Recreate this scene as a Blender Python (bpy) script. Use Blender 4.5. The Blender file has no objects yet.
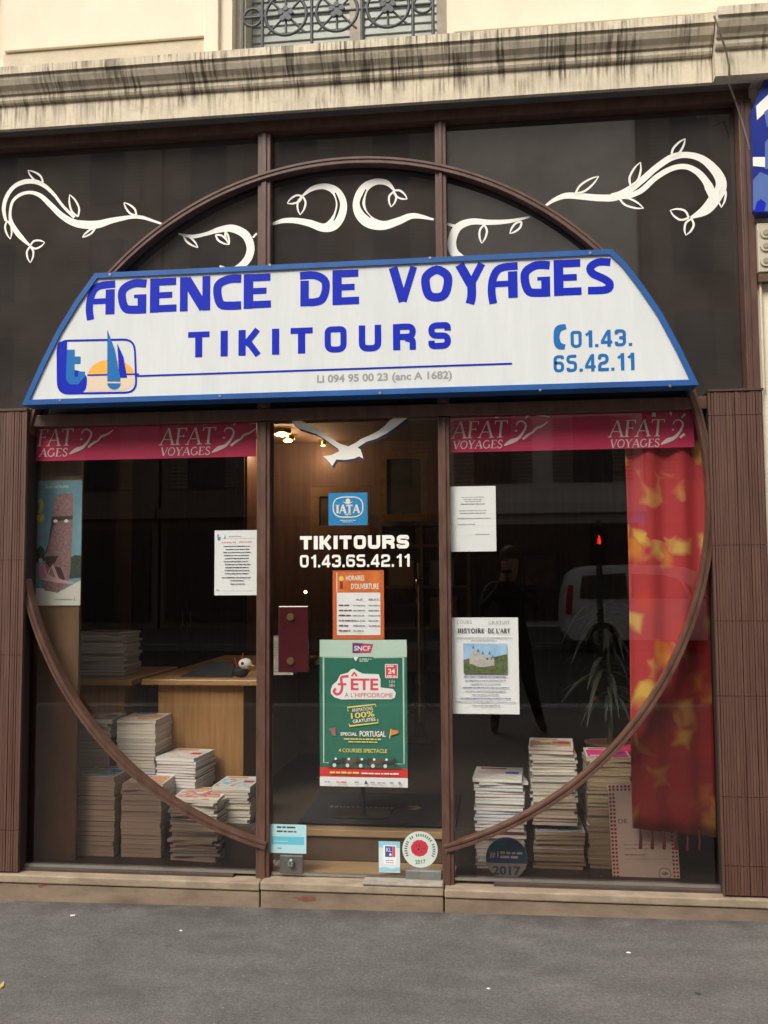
import bpy, math, random
from mathutils import Vector, Matrix
random.seed(7)
S = bpy.context.scene
COL = S.collection

# ---------------------------------------------------------------- camera
YAW, PITCH, ROLL = 0.11928, 0.07012, 0.00637
FPX, CAMY, CAMZ = 939.0, -4.25, 1.475
ROT = Matrix.Rotation(YAW, 3, 'Z') @ Matrix.Rotation(PITCH, 3, 'X') @ Matrix.Rotation(ROLL, 3, 'Y')
cam_d = bpy.data.cameras.new('camera')
cam = bpy.data.objects.new('camera', cam_d); COL.objects.link(cam)
rt, fw, up = ROT @ Vector((1, 0, 0)), ROT @ Vector((0, 1, 0)), ROT @ Vector((0, 0, 1))
M4 = Matrix((rt, up, -fw)).transposed().to_4x4(); M4.translation = Vector((0, CAMY, CAMZ))
cam.matrix_world = M4
cam_d.sensor_fit = 'VERTICAL'; cam_d.sensor_height = 36; cam_d.lens = 36 * FPX / 1024
cam_d.clip_start = 0.02; cam_d.clip_end = 500
S.camera = cam

# ---------------------------------------------------------------- sky, sun, exposure
SUN_EL, SUN_AZ = math.radians(46), math.radians(205)
w = bpy.data.worlds.new('World'); S.world = w; w.use_nodes = True
nt = w.node_tree; nt.nodes.clear()
sky = nt.nodes.new('ShaderNodeTexSky'); sky.sky_type = 'NISHITA'; sky.sun_disc = False
sky.sun_elevation = SUN_EL; sky.sun_rotation = SUN_AZ; sky.dust_density = 4; sky.air_density = 1.2
hsv = nt.nodes.new('ShaderNodeHueSaturation'); hsv.inputs['Saturation'].default_value = 0.22
tint = nt.nodes.new('ShaderNodeMixRGB'); tint.blend_type = 'MULTIPLY'; tint.inputs[0].default_value = 1
tint.inputs[2].default_value = (1.0, 0.965, 0.91, 1)
bg = nt.nodes.new('ShaderNodeBackground'); bg.inputs['Strength'].default_value = 0.15
wo = nt.nodes.new('ShaderNodeOutputWorld')
nt.links.new(sky.outputs[0], hsv.inputs['Color']); nt.links.new(hsv.outputs[0], tint.inputs[1])
nt.links.new(tint.outputs[0], bg.inputs[0]); nt.links.new(bg.outputs[0], wo.inputs[0])
sl = bpy.data.lights.new('sun', 'SUN'); sl.energy = 1.3; sl.angle = math.radians(25); sl.color = (1, .95, .86)
so = bpy.data.objects.new('sun', sl); COL.objects.link(so)
# the sun stands over the street, behind the camera
sd = Vector((math.cos(SUN_EL) * math.sin(SUN_AZ), math.cos(SUN_EL) * math.cos(SUN_AZ), math.sin(SUN_EL)))
so.rotation_euler = sd.to_track_quat('Z', 'Y').to_euler(); so.location = (0, 0, 30)
vs = S.view_settings; vs.view_transform = 'Standard'; vs.look = 'None'; vs.exposure = 0.74; vs.gamma = 1
vs.use_curve_mapping = False
S.cycles.max_bounces = 8; S.cycles.transparent_max_bounces = 24
S.cycles.sample_clamp_indirect = 4
try: S.cycles.use_denoising = True
except Exception: pass

def at(px, py, Y=0.0):
    """the place at depth Y that stands at this point of the photograph"""
    d = ROT @ Vector((px - 384, FPX, 512 - py))
    t = (Y - CAMY) / d.y
    return Vector((d.x * t, Y, CAMZ + d.z * t))
def ax(px, py, Y=0.0): return at(px, py, Y).x
def az(px, py, Y=0.0): return at(px, py, Y).z

# ---------------------------------------------------------------- materials
MATS = {}
def mat(name, col, rough=0.6, var=0.0, scale=8.0, bump=0.0, metal=0.0, spec=0.5, stretch=(1, 1, 1), col2=None, rand=0.0, coat=0.0, sheen=0):
    if name in MATS: return MATS[name]
    m = bpy.data.materials.new(name); m.use_nodes = True
    n = m.node_tree; p = n.nodes['Principled BSDF']
    p.inputs['Base Color'].default_value = (*col, 1)
    p.inputs['Roughness'].default_value = rough; p.inputs['Metallic'].default_value = metal
    p.inputs['Specular IOR Level'].default_value = spec
    p.inputs['Coat Weight'].default_value = coat
    p.inputs['Sheen Weight'].default_value = sheen
    if var or bump or col2 or rand:
        tc = n.nodes.new('ShaderNodeTexCoord'); mp = n.nodes.new('ShaderNodeMapping'); mp.inputs['Scale'].default_value = stretch
        no = n.nodes.new('ShaderNodeTexNoise'); no.inputs['Scale'].default_value = scale; no.inputs['Detail'].default_value = 7
        no.inputs['Roughness'].default_value = .65
        n.links.new(tc.outputs['Object'], mp.inputs[0]); n.links.new(mp.outputs[0], no.inputs['Vector'])
        cr = n.nodes.new('ShaderNodeValToRGB')
        a = tuple(c * (1 - var) for c in col); b = col2 or tuple(min(1, c * (1 + var)) for c in col)
        cr.color_ramp.elements[0].position = .3; cr.color_ramp.elements[1].position = .7
        cr.color_ramp.elements[0].color = (*a, 1); cr.color_ramp.elements[1].color = (*b, 1)
        n.links.new(no.outputs['Fac'], cr.inputs[0])
        out = cr.outputs[0]
        if rand:
            oi = n.nodes.new('ShaderNodeObjectInfo'); h = n.nodes.new('ShaderNodeHueSaturation')
            mr = n.nodes.new('ShaderNodeMapRange'); mr.inputs[3].default_value = 1 - rand; mr.inputs[4].default_value = 1 + rand
            n.links.new(oi.outputs['Random'], mr.inputs[0]); n.links.new(mr.outputs[0], h.inputs['Value']); n.links.new(out, h.inputs['Color'])
            out = h.outputs[0]
        n.links.new(out, p.inputs['Base Color'])
        if bump:
            bp = n.nodes.new('ShaderNodeBump'); bp.inputs['Strength'].default_value = bump; bp.inputs['Distance'].default_value = .004
            n.links.new(no.outputs['Fac'], bp.inputs['Height']); n.links.new(bp.outputs[0], p.inputs['Normal'])
    MATS[name] = m
    return m
def emit(name, col, s):
    if name in MATS: return MATS[name]
    m = bpy.data.materials.new(name); m.use_nodes = True; p = m.node_tree.nodes['Principled BSDF']
    p.inputs['Base Color'].default_value = (*col, 1)
    p.inputs['Emission Color'].default_value = (*col, 1); p.inputs['Emission Strength'].default_value = s
    MATS[name] = m; return m
def glass_mat(name, tintc, rough=0.0, ior=1.75):
    m = bpy.data.materials.new(name); m.use_nodes = True; n = m.node_tree; n.nodes.clear()
    tr = n.nodes.new('ShaderNodeBsdfTransparent'); tr.inputs[0].default_value = (*tintc, 1)
    gl = n.nodes.new('ShaderNodeBsdfGlossy'); gl.inputs['Roughness'].default_value = rough
    fr = n.nodes.new('ShaderNodeFresnel'); fr.inputs['IOR'].default_value = ior
    ge = n.nodes.new('ShaderNodeNewGeometry')
    inv = n.nodes.new('ShaderNodeMath'); inv.operation = 'SUBTRACT'; inv.inputs[0].default_value = 1
    mu = n.nodes.new('ShaderNodeMath'); mu.operation = 'MULTIPLY'
    mx = n.nodes.new('ShaderNodeMixShader'); o = n.nodes.new('ShaderNodeOutputMaterial')
    n.links.new(ge.outputs['Backfacing'], inv.inputs[1]); n.links.new(inv.outputs[0], mu.inputs[0]); n.links.new(fr.outputs[0], mu.inputs[1])
    n.links.new(mu.outputs[0], mx.inputs[0]); n.links.new(tr.outputs[0], mx.inputs[1]); n.links.new(gl.outputs[0], mx.inputs[2])
    n.links.new(mx.outputs[0], o.inputs[0]); MATS[name] = m; return m
def wood(name, c1, c2, scale=6, stretch=(6, 6, .5), rough=.5, bump=.05):
    m = mat(name, c1, rough, .0, scale, bump, col2=c2, stretch=stretch); return m

def nodes_of(m): return m.node_tree, m.node_tree.nodes['Principled BSDF']

def stone_streaks(name, base, dark, amount, run_z=(3.66, 3.78)):
    """weathered limestone with soot runs that follow the rain"""
    m = bpy.data.materials.new(name); m.use_nodes = True; n, p = nodes_of(m)
    p.inputs['Roughness'].default_value = .85
    tc = n.nodes.new('ShaderNodeTexCoord')
    def noise(sc, st, det=4, dist=0):
        mp = n.nodes.new('ShaderNodeMapping'); mp.inputs['Scale'].default_value = st
        no = n.nodes.new('ShaderNodeTexNoise'); no.inputs['Scale'].default_value = sc; no.inputs['Detail'].default_value = det; no.inputs['Distortion'].default_value = dist
        n.links.new(tc.outputs['Object'], mp.inputs[0]); n.links.new(mp.outputs[0], no.inputs['Vector']); return no.outputs['Fac']
    def ramp(src, p0, p1):
        r = n.nodes.new('ShaderNodeMapRange'); r.clamp = True
        r.inputs[1].default_value = p0; r.inputs[2].default_value = p1; n.links.new(src, r.inputs[0]); return r.outputs[0]
    def math_(op, a, b):
        k = n.nodes.new('ShaderNodeMath'); k.operation = op
        for i, v in enumerate((a, b)):
            if isinstance(v, (int, float)): k.inputs[i].default_value = v
            else: n.links.new(v, k.inputs[i])
        return k.outputs[0]
    fine = ramp(noise(70, (1, .06, .07), 3), .45, .60)
    fat = ramp(noise(30, (1, .08, .09), 3, .2), .52, .66)
    patch = ramp(noise(1.6, (1, 1, .6), 3), .15, .45)
    gap = ramp(noise(6, (1.6, .5, 1.1), 4), .30, .56)
    st = math_('MULTIPLY', math_('MAXIMUM', fine, math_('MULTIPLY', fat, .8)), math_('MULTIPLY', patch, gap))
    blot = ramp(noise(13, (1, 1, 2.5), 6), .50, .74)
    sx_ = n.nodes.new('ShaderNodeSeparateXYZ'); n.links.new(tc.outputs['Object'], sx_.inputs[0])
    hz = math_('ADD', sx_.outputs[2], math_('MULTIPLY', noise(14, (1, .2, .2), 3), .10))
    run = ramp(hz, *run_z)
    st = math_('MULTIPLY', st, math_('ADD', math_('MULTIPLY', run, .80), .20))
    tot = math_('MULTIPLY', math_('MAXIMUM', st, math_('MULTIPLY', blot, .22)), amount)
    mx = n.nodes.new('ShaderNodeMixRGB'); mx.inputs[1].default_value = (*base, 1); mx.inputs[2].default_value = (*dark, 1)
    n.links.new(tot, mx.inputs[0])
    vr = n.nodes.new('ShaderNodeMixRGB'); vr.blend_type = 'MULTIPLY'; vr.inputs[0].default_value = .2
    n.links.new(mx.outputs[0], vr.inputs[1]); n.links.new(ramp(noise(5, (1, 1, 1), 6), .2, .6), vr.inputs[2])
    n.links.new(vr.outputs[0], p.inputs['Base Color'])
    bp = n.nodes.new('ShaderNodeBump'); bp.inputs['Strength'].default_value = .35; bp.inputs['Distance'].default_value = .006
    n.links.new(noise(40, (1, 1, 1), 6), bp.inputs['Height']); n.links.new(bp.outputs[0], p.inputs['Normal'])
    MATS[name] = m; return m

def asphalt(name, c):
    m = bpy.data.materials.new(name); m.use_nodes = True; n, p = nodes_of(m)
    p.inputs['Roughness'].default_value = .82
    tc = n.nodes.new('ShaderNodeTexCoord')
    def noise(sc, det=4, st=(1, 1, 1)):
        mp = n.nodes.new('ShaderNodeMapping'); mp.inputs['Scale'].default_value = st; n.links.new(tc.outputs['Object'], mp.inputs[0])
        no = n.nodes.new('ShaderNodeTexNoise'); no.inputs['Scale'].default_value = sc; no.inputs['Detail'].default_value = det; no.inputs['Roughness'].default_value = .6
        n.links.new(mp.outputs[0], no.inputs['Vector']); return no.outputs['Fac']
    def mul(col, fac, lo, hi):
        r = n.nodes.new('ShaderNodeMapRange'); r.inputs[1].default_value = .3; r.inputs[2].default_value = .7; r.inputs[3].default_value = lo; r.inputs[4].default_value = hi
        n.links.new(fac, r.inputs[0])
        k = n.nodes.new('ShaderNodeMixRGB'); k.blend_type = 'MULTIPLY'; k.inputs[0].default_value = 1
        n.links.new(col, k.inputs[1]); n.links.new(r.outputs[0], k.inputs[2]); return k.outputs[0]
    rgb = n.nodes.new('ShaderNodeRGB'); rgb.outputs[0].default_value = (*c, 1)
    o = mul(rgb.outputs[0], noise(1.1, 4, (1, 2.2, 1)), .84, 1.18)
    o = mul(o, noise(6, 5, (1, 1.6, 1)), .86, 1.14)
    o = mul(o, noise(120, 4), .77, 1.23)
    vo = n.nodes.new('ShaderNodeTexVoronoi'); vo.inputs['Scale'].default_value = 150; n.links.new(tc.outputs['Object'], vo.inputs['Vector'])
    sp = n.nodes.new('ShaderNodeSeparateColor'); n.links.new(vo.outputs['Color'], sp.inputs[0])
    o = mul(o, sp.outputs[0], .86, 1.14)
    # pale aggregate here and there
    gt = n.nodes.new('ShaderNodeMath'); gt.operation = 'GREATER_THAN'; gt.inputs[1].default_value = .9985; n.links.new(sp.outputs[1], gt.inputs[0])
    k = n.nodes.new('ShaderNodeMixRGB'); k.inputs[2].default_value = (.22, .21, .20, 1); n.links.new(gt.outputs[0], k.inputs[0]); n.links.new(o, k.inputs[1])
    def mix(col, fac, c2, amt):
        f2 = n.nodes.new('ShaderNodeMath'); f2.operation = 'MULTIPLY'; f2.inputs[1].default_value = amt; n.links.new(fac, f2.inputs[0])
        q = n.nodes.new('ShaderNodeMixRGB'); q.inputs[2].default_value = (*c2, 1); n.links.new(f2.outputs[0], q.inputs[0]); n.links.new(col, q.inputs[1]); return q.outputs[0]
    def thr(src, a, b):
        r = n.nodes.new('ShaderNodeMapRange'); r.clamp = True; r.inputs[1].default_value = a; r.inputs[2].default_value = b; n.links.new(src, r.inputs[0]); return r.outputs[0]
    def mu2(a, b):
        q = n.nodes.new('ShaderNodeMath'); q.operation = 'MULTIPLY'; n.links.new(a, q.inputs[0]); n.links.new(b, q.inputs[1]); return q.outputs[0]
    col = mix(k.outputs[0], thr(noise(2.3, 6, (1, 2.5, 1)), .54, .70), (c[0] * .6, c[1] * .6, c[2] * .6), .35)
    col = mix(col, thr(noise(3.1, 7, (.8, 2.2, 1)), .58, .72), (c[0] * 1.6, c[1] * 1.6, c[2] * 1.6), .25)
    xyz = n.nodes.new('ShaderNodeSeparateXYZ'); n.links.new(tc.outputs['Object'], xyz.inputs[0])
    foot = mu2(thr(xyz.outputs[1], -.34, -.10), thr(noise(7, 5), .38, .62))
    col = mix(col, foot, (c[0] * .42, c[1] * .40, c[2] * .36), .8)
    cv = n.nodes.new('ShaderNodeTexVoronoi'); cv.feature = 'DISTANCE_TO_EDGE'; cv.inputs['Scale'].default_value = 1.1
    dm = n.nodes.new('ShaderNodeMixRGB'); dm.blend_type = 'ADD'; dm.inputs[0].default_value = .22; n.links.new(tc.outputs['Object'], dm.inputs[1])
    nz_ = n.nodes.new('ShaderNodeTexNoise'); nz_.inputs['Scale'].default_value = 7; nz_.inputs['Detail'].default_value = 5; n.links.new(tc.outputs['Object'], nz_.inputs['Vector']); n.links.new(nz_.outputs['Color'], dm.inputs[2]); n.links.new(dm.outputs[0], cv.inputs['Vector'])
    crk = n.nodes.new('ShaderNodeMath'); crk.operation = 'LESS_THAN'; crk.inputs[1].default_value = .004; n.links.new(cv.outputs['Distance'], crk.inputs[0])
    col = mix(col, mu2(crk.outputs[0], thr(noise(1.3, 3), .5, .6)), (c[0] * .4, c[1] * .4, c[2] * .4), .2)
    gv = n.nodes.new('ShaderNodeTexVoronoi'); gv.inputs['Scale'].default_value = 3.4; n.links.new(tc.outputs['Object'], gv.inputs['Vector'])
    gs = n.nodes.new('ShaderNodeMath'); gs.operation = 'LESS_THAN'; gs.inputs[1].default_value = .05; n.links.new(gv.outputs['Distance'], gs.inputs[0])
    col = mix(col, gs.outputs[0], (c[0] * .45, c[1] * .45, c[2] * .45), .55)
    n.links.new(col, p.inputs['Base Color'])
    bp = n.nodes.new('ShaderNodeBump'); bp.inputs['Strength'].default_value = .5; bp.inputs['Distance'].default_value = .004
    n.links.new(vo.outputs['Distance'], bp.inputs['Height']); n.links.new(bp.outputs[0], p.inputs['Normal'])
    MATS[name] = m; return m

BROWN = mat('brown_paint', (.094, .042, .028), .45, .3, 7, .08, col2=(.135, .070, .050), stretch=(3, 3, 1))
BROWN2 = mat('brown_paint_dull', (.075, .037, .027), .55, .25, 6, .1)
RIB = mat('brown_slats', (.090, .037, .024), .6, .3, 4, .15, stretch=(14, 4, .6), col2=(.130, .060, .042))
GROOVE = mat('groove_dark', (.02, .011, .009), .8)
DARK = mat('black_dark', (.012, .010, .010), .6)
FASCIA = mat('smoked_fascia', (.034, .028, .025), .03, .3, 3, 0, col2=(.054, .045, .041), spec=1.0); FASCIA.node_tree.nodes['Principled BSDF'].inputs['IOR'].default_value = 1.75
GLASS = glass_mat('window_glass', (.975, .975, .965), ior=1.78)
TINT = glass_mat('smoked_glass', (.715, .66, .63), ior=1.72)
CREAM = mat('cream_render', (.80, .70, .54), .9, .05, 3, .12, stretch=(1, 1, .5), col2=(.86, .77, .61))
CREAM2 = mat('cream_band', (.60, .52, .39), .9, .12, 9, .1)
STONE = stone_streaks('weathered_stone', (.72, .63, .475), (.135, .108, .074), .92)
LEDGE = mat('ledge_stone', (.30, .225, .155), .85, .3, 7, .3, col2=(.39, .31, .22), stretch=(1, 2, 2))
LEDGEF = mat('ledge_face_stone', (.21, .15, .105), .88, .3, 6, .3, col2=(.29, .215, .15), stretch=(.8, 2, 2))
WHITE = mat('white_vinyl', (.84, .82, .76), .5)
PAPER = mat('white_paper', (.80, .82, .84), .7)
SIGNW = mat('sign_white_acrylic', (.66, .69, .70), .2, .04, 5, stretch=(3, 1, .4), col2=(.71, .735, .735))
SIGNB = mat('sign_blue_frame', (.022, .10, .32), .35, .2, 4)
BLUE = mat('letter_blue', (.004, .018, .43), .5, spec=.2)
CYAN = mat('letter_cyan_blue', (.006, .14, .42), .5, spec=.3)
GREY = mat('letter_grey', (.30, .30, .30), .5)
INK = mat('ink_dark', (.06, .06, .07), .7)
INKG = mat('ink_grey', (.28, .29, .32), .7)
RED = mat('banner_red', (.50, .013, .085), .55, .1, 2)
PINKW = mat('banner_lettering', (.78, .62, .60), .6)
STEEL = mat('brushed_steel', (.42, .41, .39), .35, .12, 20, 0, metal=.85, stretch=(12, 1, 1))
BRASS = mat('brass', (.62, .42, .16), .28, metal=1.0)
IRON = mat('painted_iron', (.055, .062, .068), .5, .2, 20, .1)
ALU = mat('aluminium_strip', (.45, .43, .40), .35, .15, 9, metal=.8)

# ---------------------------------------------------------------- mesh builder
class MB:
    def __init__(s): s.v = []; s.f = []; s.mi = []; s.sm = []; s.mats = []
    def m(s, mm):
        if mm not in s.mats: s.mats.append(mm)
        return s.mats.index(mm)
    def add(s, vs_, fs, mm, smooth=False):
        b = len(s.v); s.v += [tuple(v) for v in vs_]; k = s.m(mm)
        for f in fs: s.f.append([b + i for i in f]); s.mi.append(k); s.sm.append(smooth)
    def poly(s, pts, mm): s.add(pts, [list(range(len(pts)))], mm)
    def box(s, x0, x1, y0, y1, z0, z1, mm):
        s.add([(x0, y0, z0), (x1, y0, z0), (x1, y1, z0), (x0, y1, z0), (x0, y0, z1), (x1, y0, z1), (x1, y1, z1), (x0, y1, z1)],
              [(0, 3, 2, 1), (4, 5, 6, 7), (0, 1, 5, 4), (1, 2, 6, 5), (2, 3, 7, 6), (3, 0, 4, 7)], mm)
    def prism(s, pts, y0, y1, mm, side=None):
        """outline in x,z pushed from y0 (front) to y1"""
        a = sum(pts[i][0] * pts[(i + 1) % len(pts)][1] - pts[(i + 1) % len(pts)][0] * pts[i][1] for i in range(len(pts)))
        if a < 0: pts = pts[::-1]
        n = len(pts)
        s.add([(x, y0, z) for x, z in pts], [list(range(n))], mm)
        s.add([(x, y1, z) for x, z in pts], [list(range(n))[::-1]], mm)
        s.add([(x, y0, z) for x, z in pts] + [(x, y1, z) for x, z in pts], [(i, n + i, n + (i + 1) % n, (i + 1) % n) for i in range(n)], side or mm)
    def sweepx(s, prof, x0, x1, mm, smooth=False):
        """profile in y,z pushed along x"""
        n = len(prof)
        s.add([(x0, y, z) for y, z in prof] + [(x1, y, z) for y, z in prof], [(i, i + 1, n + i + 1, n + i) for i in range(n - 1)], mm, smooth)
        s.add([(x0, y, z) for y, z in prof], [list(range(n))], mm); s.add([(x1, y, z) for y, z in prof], [list(range(n))[::-1]], mm)
    def tube(s, path, r, mm, n=8, closed=False, smooth=True):
        P = [Vector(p) for p in path]; N = len(P); vs_ = []
        for i, p in enumerate(P):
            a = P[(i - 1) % N] if (closed or i) else p; b = P[(i + 1) % N] if (closed or i < N - 1) else p
            t = (b - a).normalized(); u = t.orthogonal().normalized() if abs(t.y) > .9 else t.cross(Vector((0, 1, 0))).normalized()
            q = t.cross(u); rr = r[i] if isinstance(r, (list, tuple)) else r
            vs_ += [p + (u * math.cos(2 * math.pi * k / n) + q * math.sin(2 * math.pi * k / n)) * rr for k in range(n)]
        fs = []
        for i in range(N if closed else N - 1):
            j = (i + 1) % N
            fs += [(i * n + k, i * n + (k + 1) % n, j * n + (k + 1) % n, j * n + k) for k in range(n)]
        s.add(vs_, fs, mm, smooth)
        if not closed:
            s.add(vs_[:n], [list(range(n))[::-1]], mm); s.add(vs_[-n:], [list(range(n))], mm)
    def cyl_y(s, c, r, y0, y1, mm, n=24, r1=None):
        r1 = r if r1 is None else r1
        a = [(c[0] + r * math.cos(2 * math.pi * k / n), y0, c[1] + r * math.sin(2 * math.pi * k / n)) for k in range(n)]
        b = [(c[0] + r1 * math.cos(2 * math.pi * k / n), y1, c[1] + r1 * math.sin(2 * math.pi * k / n)) for k in range(n)]
        s.add(a + b, [(k, (k + 1) % n, n + (k + 1) % n, n + k) for k in range(n)], mm, True)
        s.add(a, [list(range(n))], mm); s.add(b, [list(range(n))[::-1]], mm)
    def lathe(s, prof, c, mm, n=20):
        vs_ = []; k = len(prof)
        for i in range(n):
            t = 2 * math.pi * i / n
            vs_ += [(c[0] + r * math.cos(t), c[1] + r * math.sin(t), c[2] + z) for r, z in prof]
        s.add(vs_, [(i * k + j, ((i + 1) % n) * k + j, ((i + 1) % n) * k + j + 1, i * k + j + 1) for i in range(n) for j in range(k - 1)], mm, True)
    # flat strokes on a plane facing the street; each stroke a hair in front of the last
    def stroke(s, pts, Y, mm, closed=False, sub=6, smooth=True):
        """pts: (x, z, width)"""
        q = [pts[0]]
        for p in pts[1:]:
            if math.hypot(p[0] - q[-1][0], p[1] - q[-1][1]) > 2e-5: q.append(p)
        if len(q) > 3 and math.hypot(q[0][0] - q[-1][0], q[0][1] - q[-1][1]) < 2e-5: q.pop(); closed = True
        pts = q
        if smooth and len(pts) > 2:
            q = []; n = len(pts)
            for i in range(n if closed else n - 1):
                p0 = pts[(i - 1) % n] if (closed or i) else pts[i]; p1 = pts[i]; p2 = pts[(i + 1) % n]
                p3 = pts[(i + 2) % n] if (closed or i + 2 < n) else p2
                for k in range(sub):
                    t = k / sub
                    q.append(tuple(.5 * (2 * p1[j] + (p2[j] - p0[j]) * t + (2 * p0[j] - 5 * p1[j] + 4 * p2[j] - p3[j]) * t * t + (3 * p1[j] - p0[j] - 3 * p2[j] + p3[j]) * t ** 3) for j in range(3)))
            if not closed: q.append(pts[-1])
            pts = q
        n = len(pts); vs_ = []
        for i, (x, z, wd) in enumerate(pts):
            a = pts[(i - 1) % n] if (closed or i) else pts[i]; b = pts[(i + 1) % n] if (closed or i < n - 1) else pts[i]
            dx, dz = b[0] - a[0], b[1] - a[1]; L = math.hypot(dx, dz) or 1
            k = 1.0
            if 0 < i < n - 1 or closed:
                d1 = (pts[i][0] - a[0], pts[i][1] - a[1]); l1 = math.hypot(*d1) or 1
                c = (d1[0] * dx + d1[1] * dz) / (l1 * L); k = min(1.6, 1 / max(.5, c))
            ox, oz = -dz / L * wd / 2 * k, dx / L * wd / 2 * k
            vs_ += [(x + ox, Y, z + oz), (x - ox, Y, z - oz)]
        fs = [(2 * i, 2 * i + 1, 2 * ((i + 1) % n) + 1, 2 * ((i + 1) % n)) for i in range(n if closed else n - 1)]
        s.add(vs_, fs, mm)
    def rect(s, x0, x1, z0, z1, Y, mm): s.poly([(x0, Y, z0), (x1, Y, z0), (x1, Y, z1), (x0, Y, z1)], mm)
    def build(s, name, parent=None, origin=None, bevel=0.0):
        me = bpy.data.meshes.new(name)
        if parent is not None: o = world_loc(parent)
        else: o = Vector(origin) if origin is not None else Vector((0, 0, 0))
        me.from_pydata([tuple(Vector(v) - o) for v in s.v], [], s.f)
        for mm in s.mats: me.materials.append(mm)
        me.polygons.foreach_set('material_index', s.mi); me.polygons.foreach_set('use_smooth', s.sm)
        me.update()
        ob = bpy.data.objects.new(name, me); COL.objects.link(ob)
        if parent is not None: ob.parent = parent
        else: ob.location = o
        if bevel:
            b = ob.modifiers.new('bevel', 'BEVEL'); b.width = bevel; b.segments = 2; b.limit_method = 'ANGLE'; b.angle_limit = math.radians(40)
        return ob
def world_loc(o):
    v = Vector((0, 0, 0))
    while o is not None: v += o.location; o = o.parent
    return v
def tag(o, label, cat, group=None, kind=None):
    o['label'] = label; o['category'] = cat
    if group: o['group'] = group
    if kind: o['kind'] = kind
    return o
def thing(name, loc, label, cat, group=None):
    o = bpy.data.objects.new(name, None); COL.objects.link(o); o.location = loc; o.empty_display_size = .1
    return tag(o, label, cat, group)
def structure(o): o['kind'] = 'structure'; return o

# ---------------------------------------------------------------- lettering
def rnd(pts, r=.22, n=5):
    out = [pts[0]]
    for i in range(1, len(pts) - 1):
        p, a, b = pts[i], pts[i - 1], pts[i + 1]
        da = math.hypot(a[0] - p[0], a[1] - p[1]); db = math.hypot(b[0] - p[0], b[1] - p[1]); k = min(r, da / 2, db / 2)
        s_ = (p[0] + (a[0] - p[0]) * k / da, p[1] + (a[1] - p[1]) * k / da); e_ = (p[0] + (b[0] - p[0]) * k / db, p[1] + (b[1] - p[1]) * k / db)
        for j in range(n + 1):
            t = j / n; out.append(tuple((1 - t) ** 2 * s_[c] + 2 * t * (1 - t) * p[c] + t * t * e_[c] for c in (0, 1)))
    out.append(pts[-1]); return out
def glyph_euro(ch, t, W, rr=None):
    """square grotesque: strokes (points, width), advance"""
    h = t / 2; a, b, lo, hi, md = h, W - h, h, 1 - h, .5
    rnd = (lambda p, r=.22, n=5: globals()['rnd'](p, rr, 7)) if rr else globals()['rnd']
    G = {'T': ([([(0, hi), (W, hi)], t), ([(W / 2, 1 - t), (W / 2, 0)], t * 1.15)], W), 'I': ([([(h, 0), (h, 1)], t * 1.15)], t),
         'K': ([([(h, 0), (h, 1)], t * 1.15), ([(t * 1.0, .42), (W - h, 1)], t), ([(W * .38, .58), (W - h * .8, 0)], t)], W),
         'O': ([(rnd([(W / 2, hi), (b, hi), (b, lo), (a, lo), (a, hi), (W / 2, hi)]), t)], W),
         'U': ([(rnd([(a, 1), (a, lo), (b, lo), (b, 1)]), t * 1.05)], W),
         'R': ([([(a, 0), (a, 1)], t * 1.1), (rnd([(t, hi), (b, hi), (b, md), (t, md)], .2), t), (rnd([(W * .55, md - h * .5), (b, md - h), (b, 0)], .1), t)], W),
         'S': ([(rnd([(b, .68), (b, hi), (a, hi), (a, md + .01), (b, md - .01), (b, lo), (a, lo), (a, .32)], .2), t)], W),
         '1': ([([(W * .55, 0), (W * .55, 1)], t * 1.1), ([(W * .14, .72), (W * .55, hi)], t * .8)], W * .72),
         '2': ([(rnd([(a, .68), (a, hi), (b, hi), (b, md), (a, md - .06), (a, lo)], .2), t), ([(0, lo), (W, lo)], t)], W),
         '3': ([(rnd([(a, .72), (a, hi), (b, hi), (b, md), (W * .4, md)], .2), t), (rnd([(W * .6, md), (b, md), (b, lo), (a, lo), (a, .28)], .2), t)], W),
         '4': ([([(W * .72, 0), (W * .72, 1)], t), ([(W * .62, 1 - h), (h * .6, .3)], t * .85), ([(0, .27), (W, .27)], t * .95)], W),
         '5': ([(rnd([(b + h * .6, hi), (a, hi), (a, .56), (b, .56), (b, lo), (a, lo), (a, .26)], .16), t)], W),
         '6': ([(rnd([(b, .76), (b, hi), (a, hi), (a, lo), (b, lo), (b, .55), (a, .55)], .2), t)], W),
         '.': ([([(h, 0), (h, t)], t)], t), ' ': ([], W * .5)}
    G['0'] = G['O']
    return G[ch]
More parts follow.
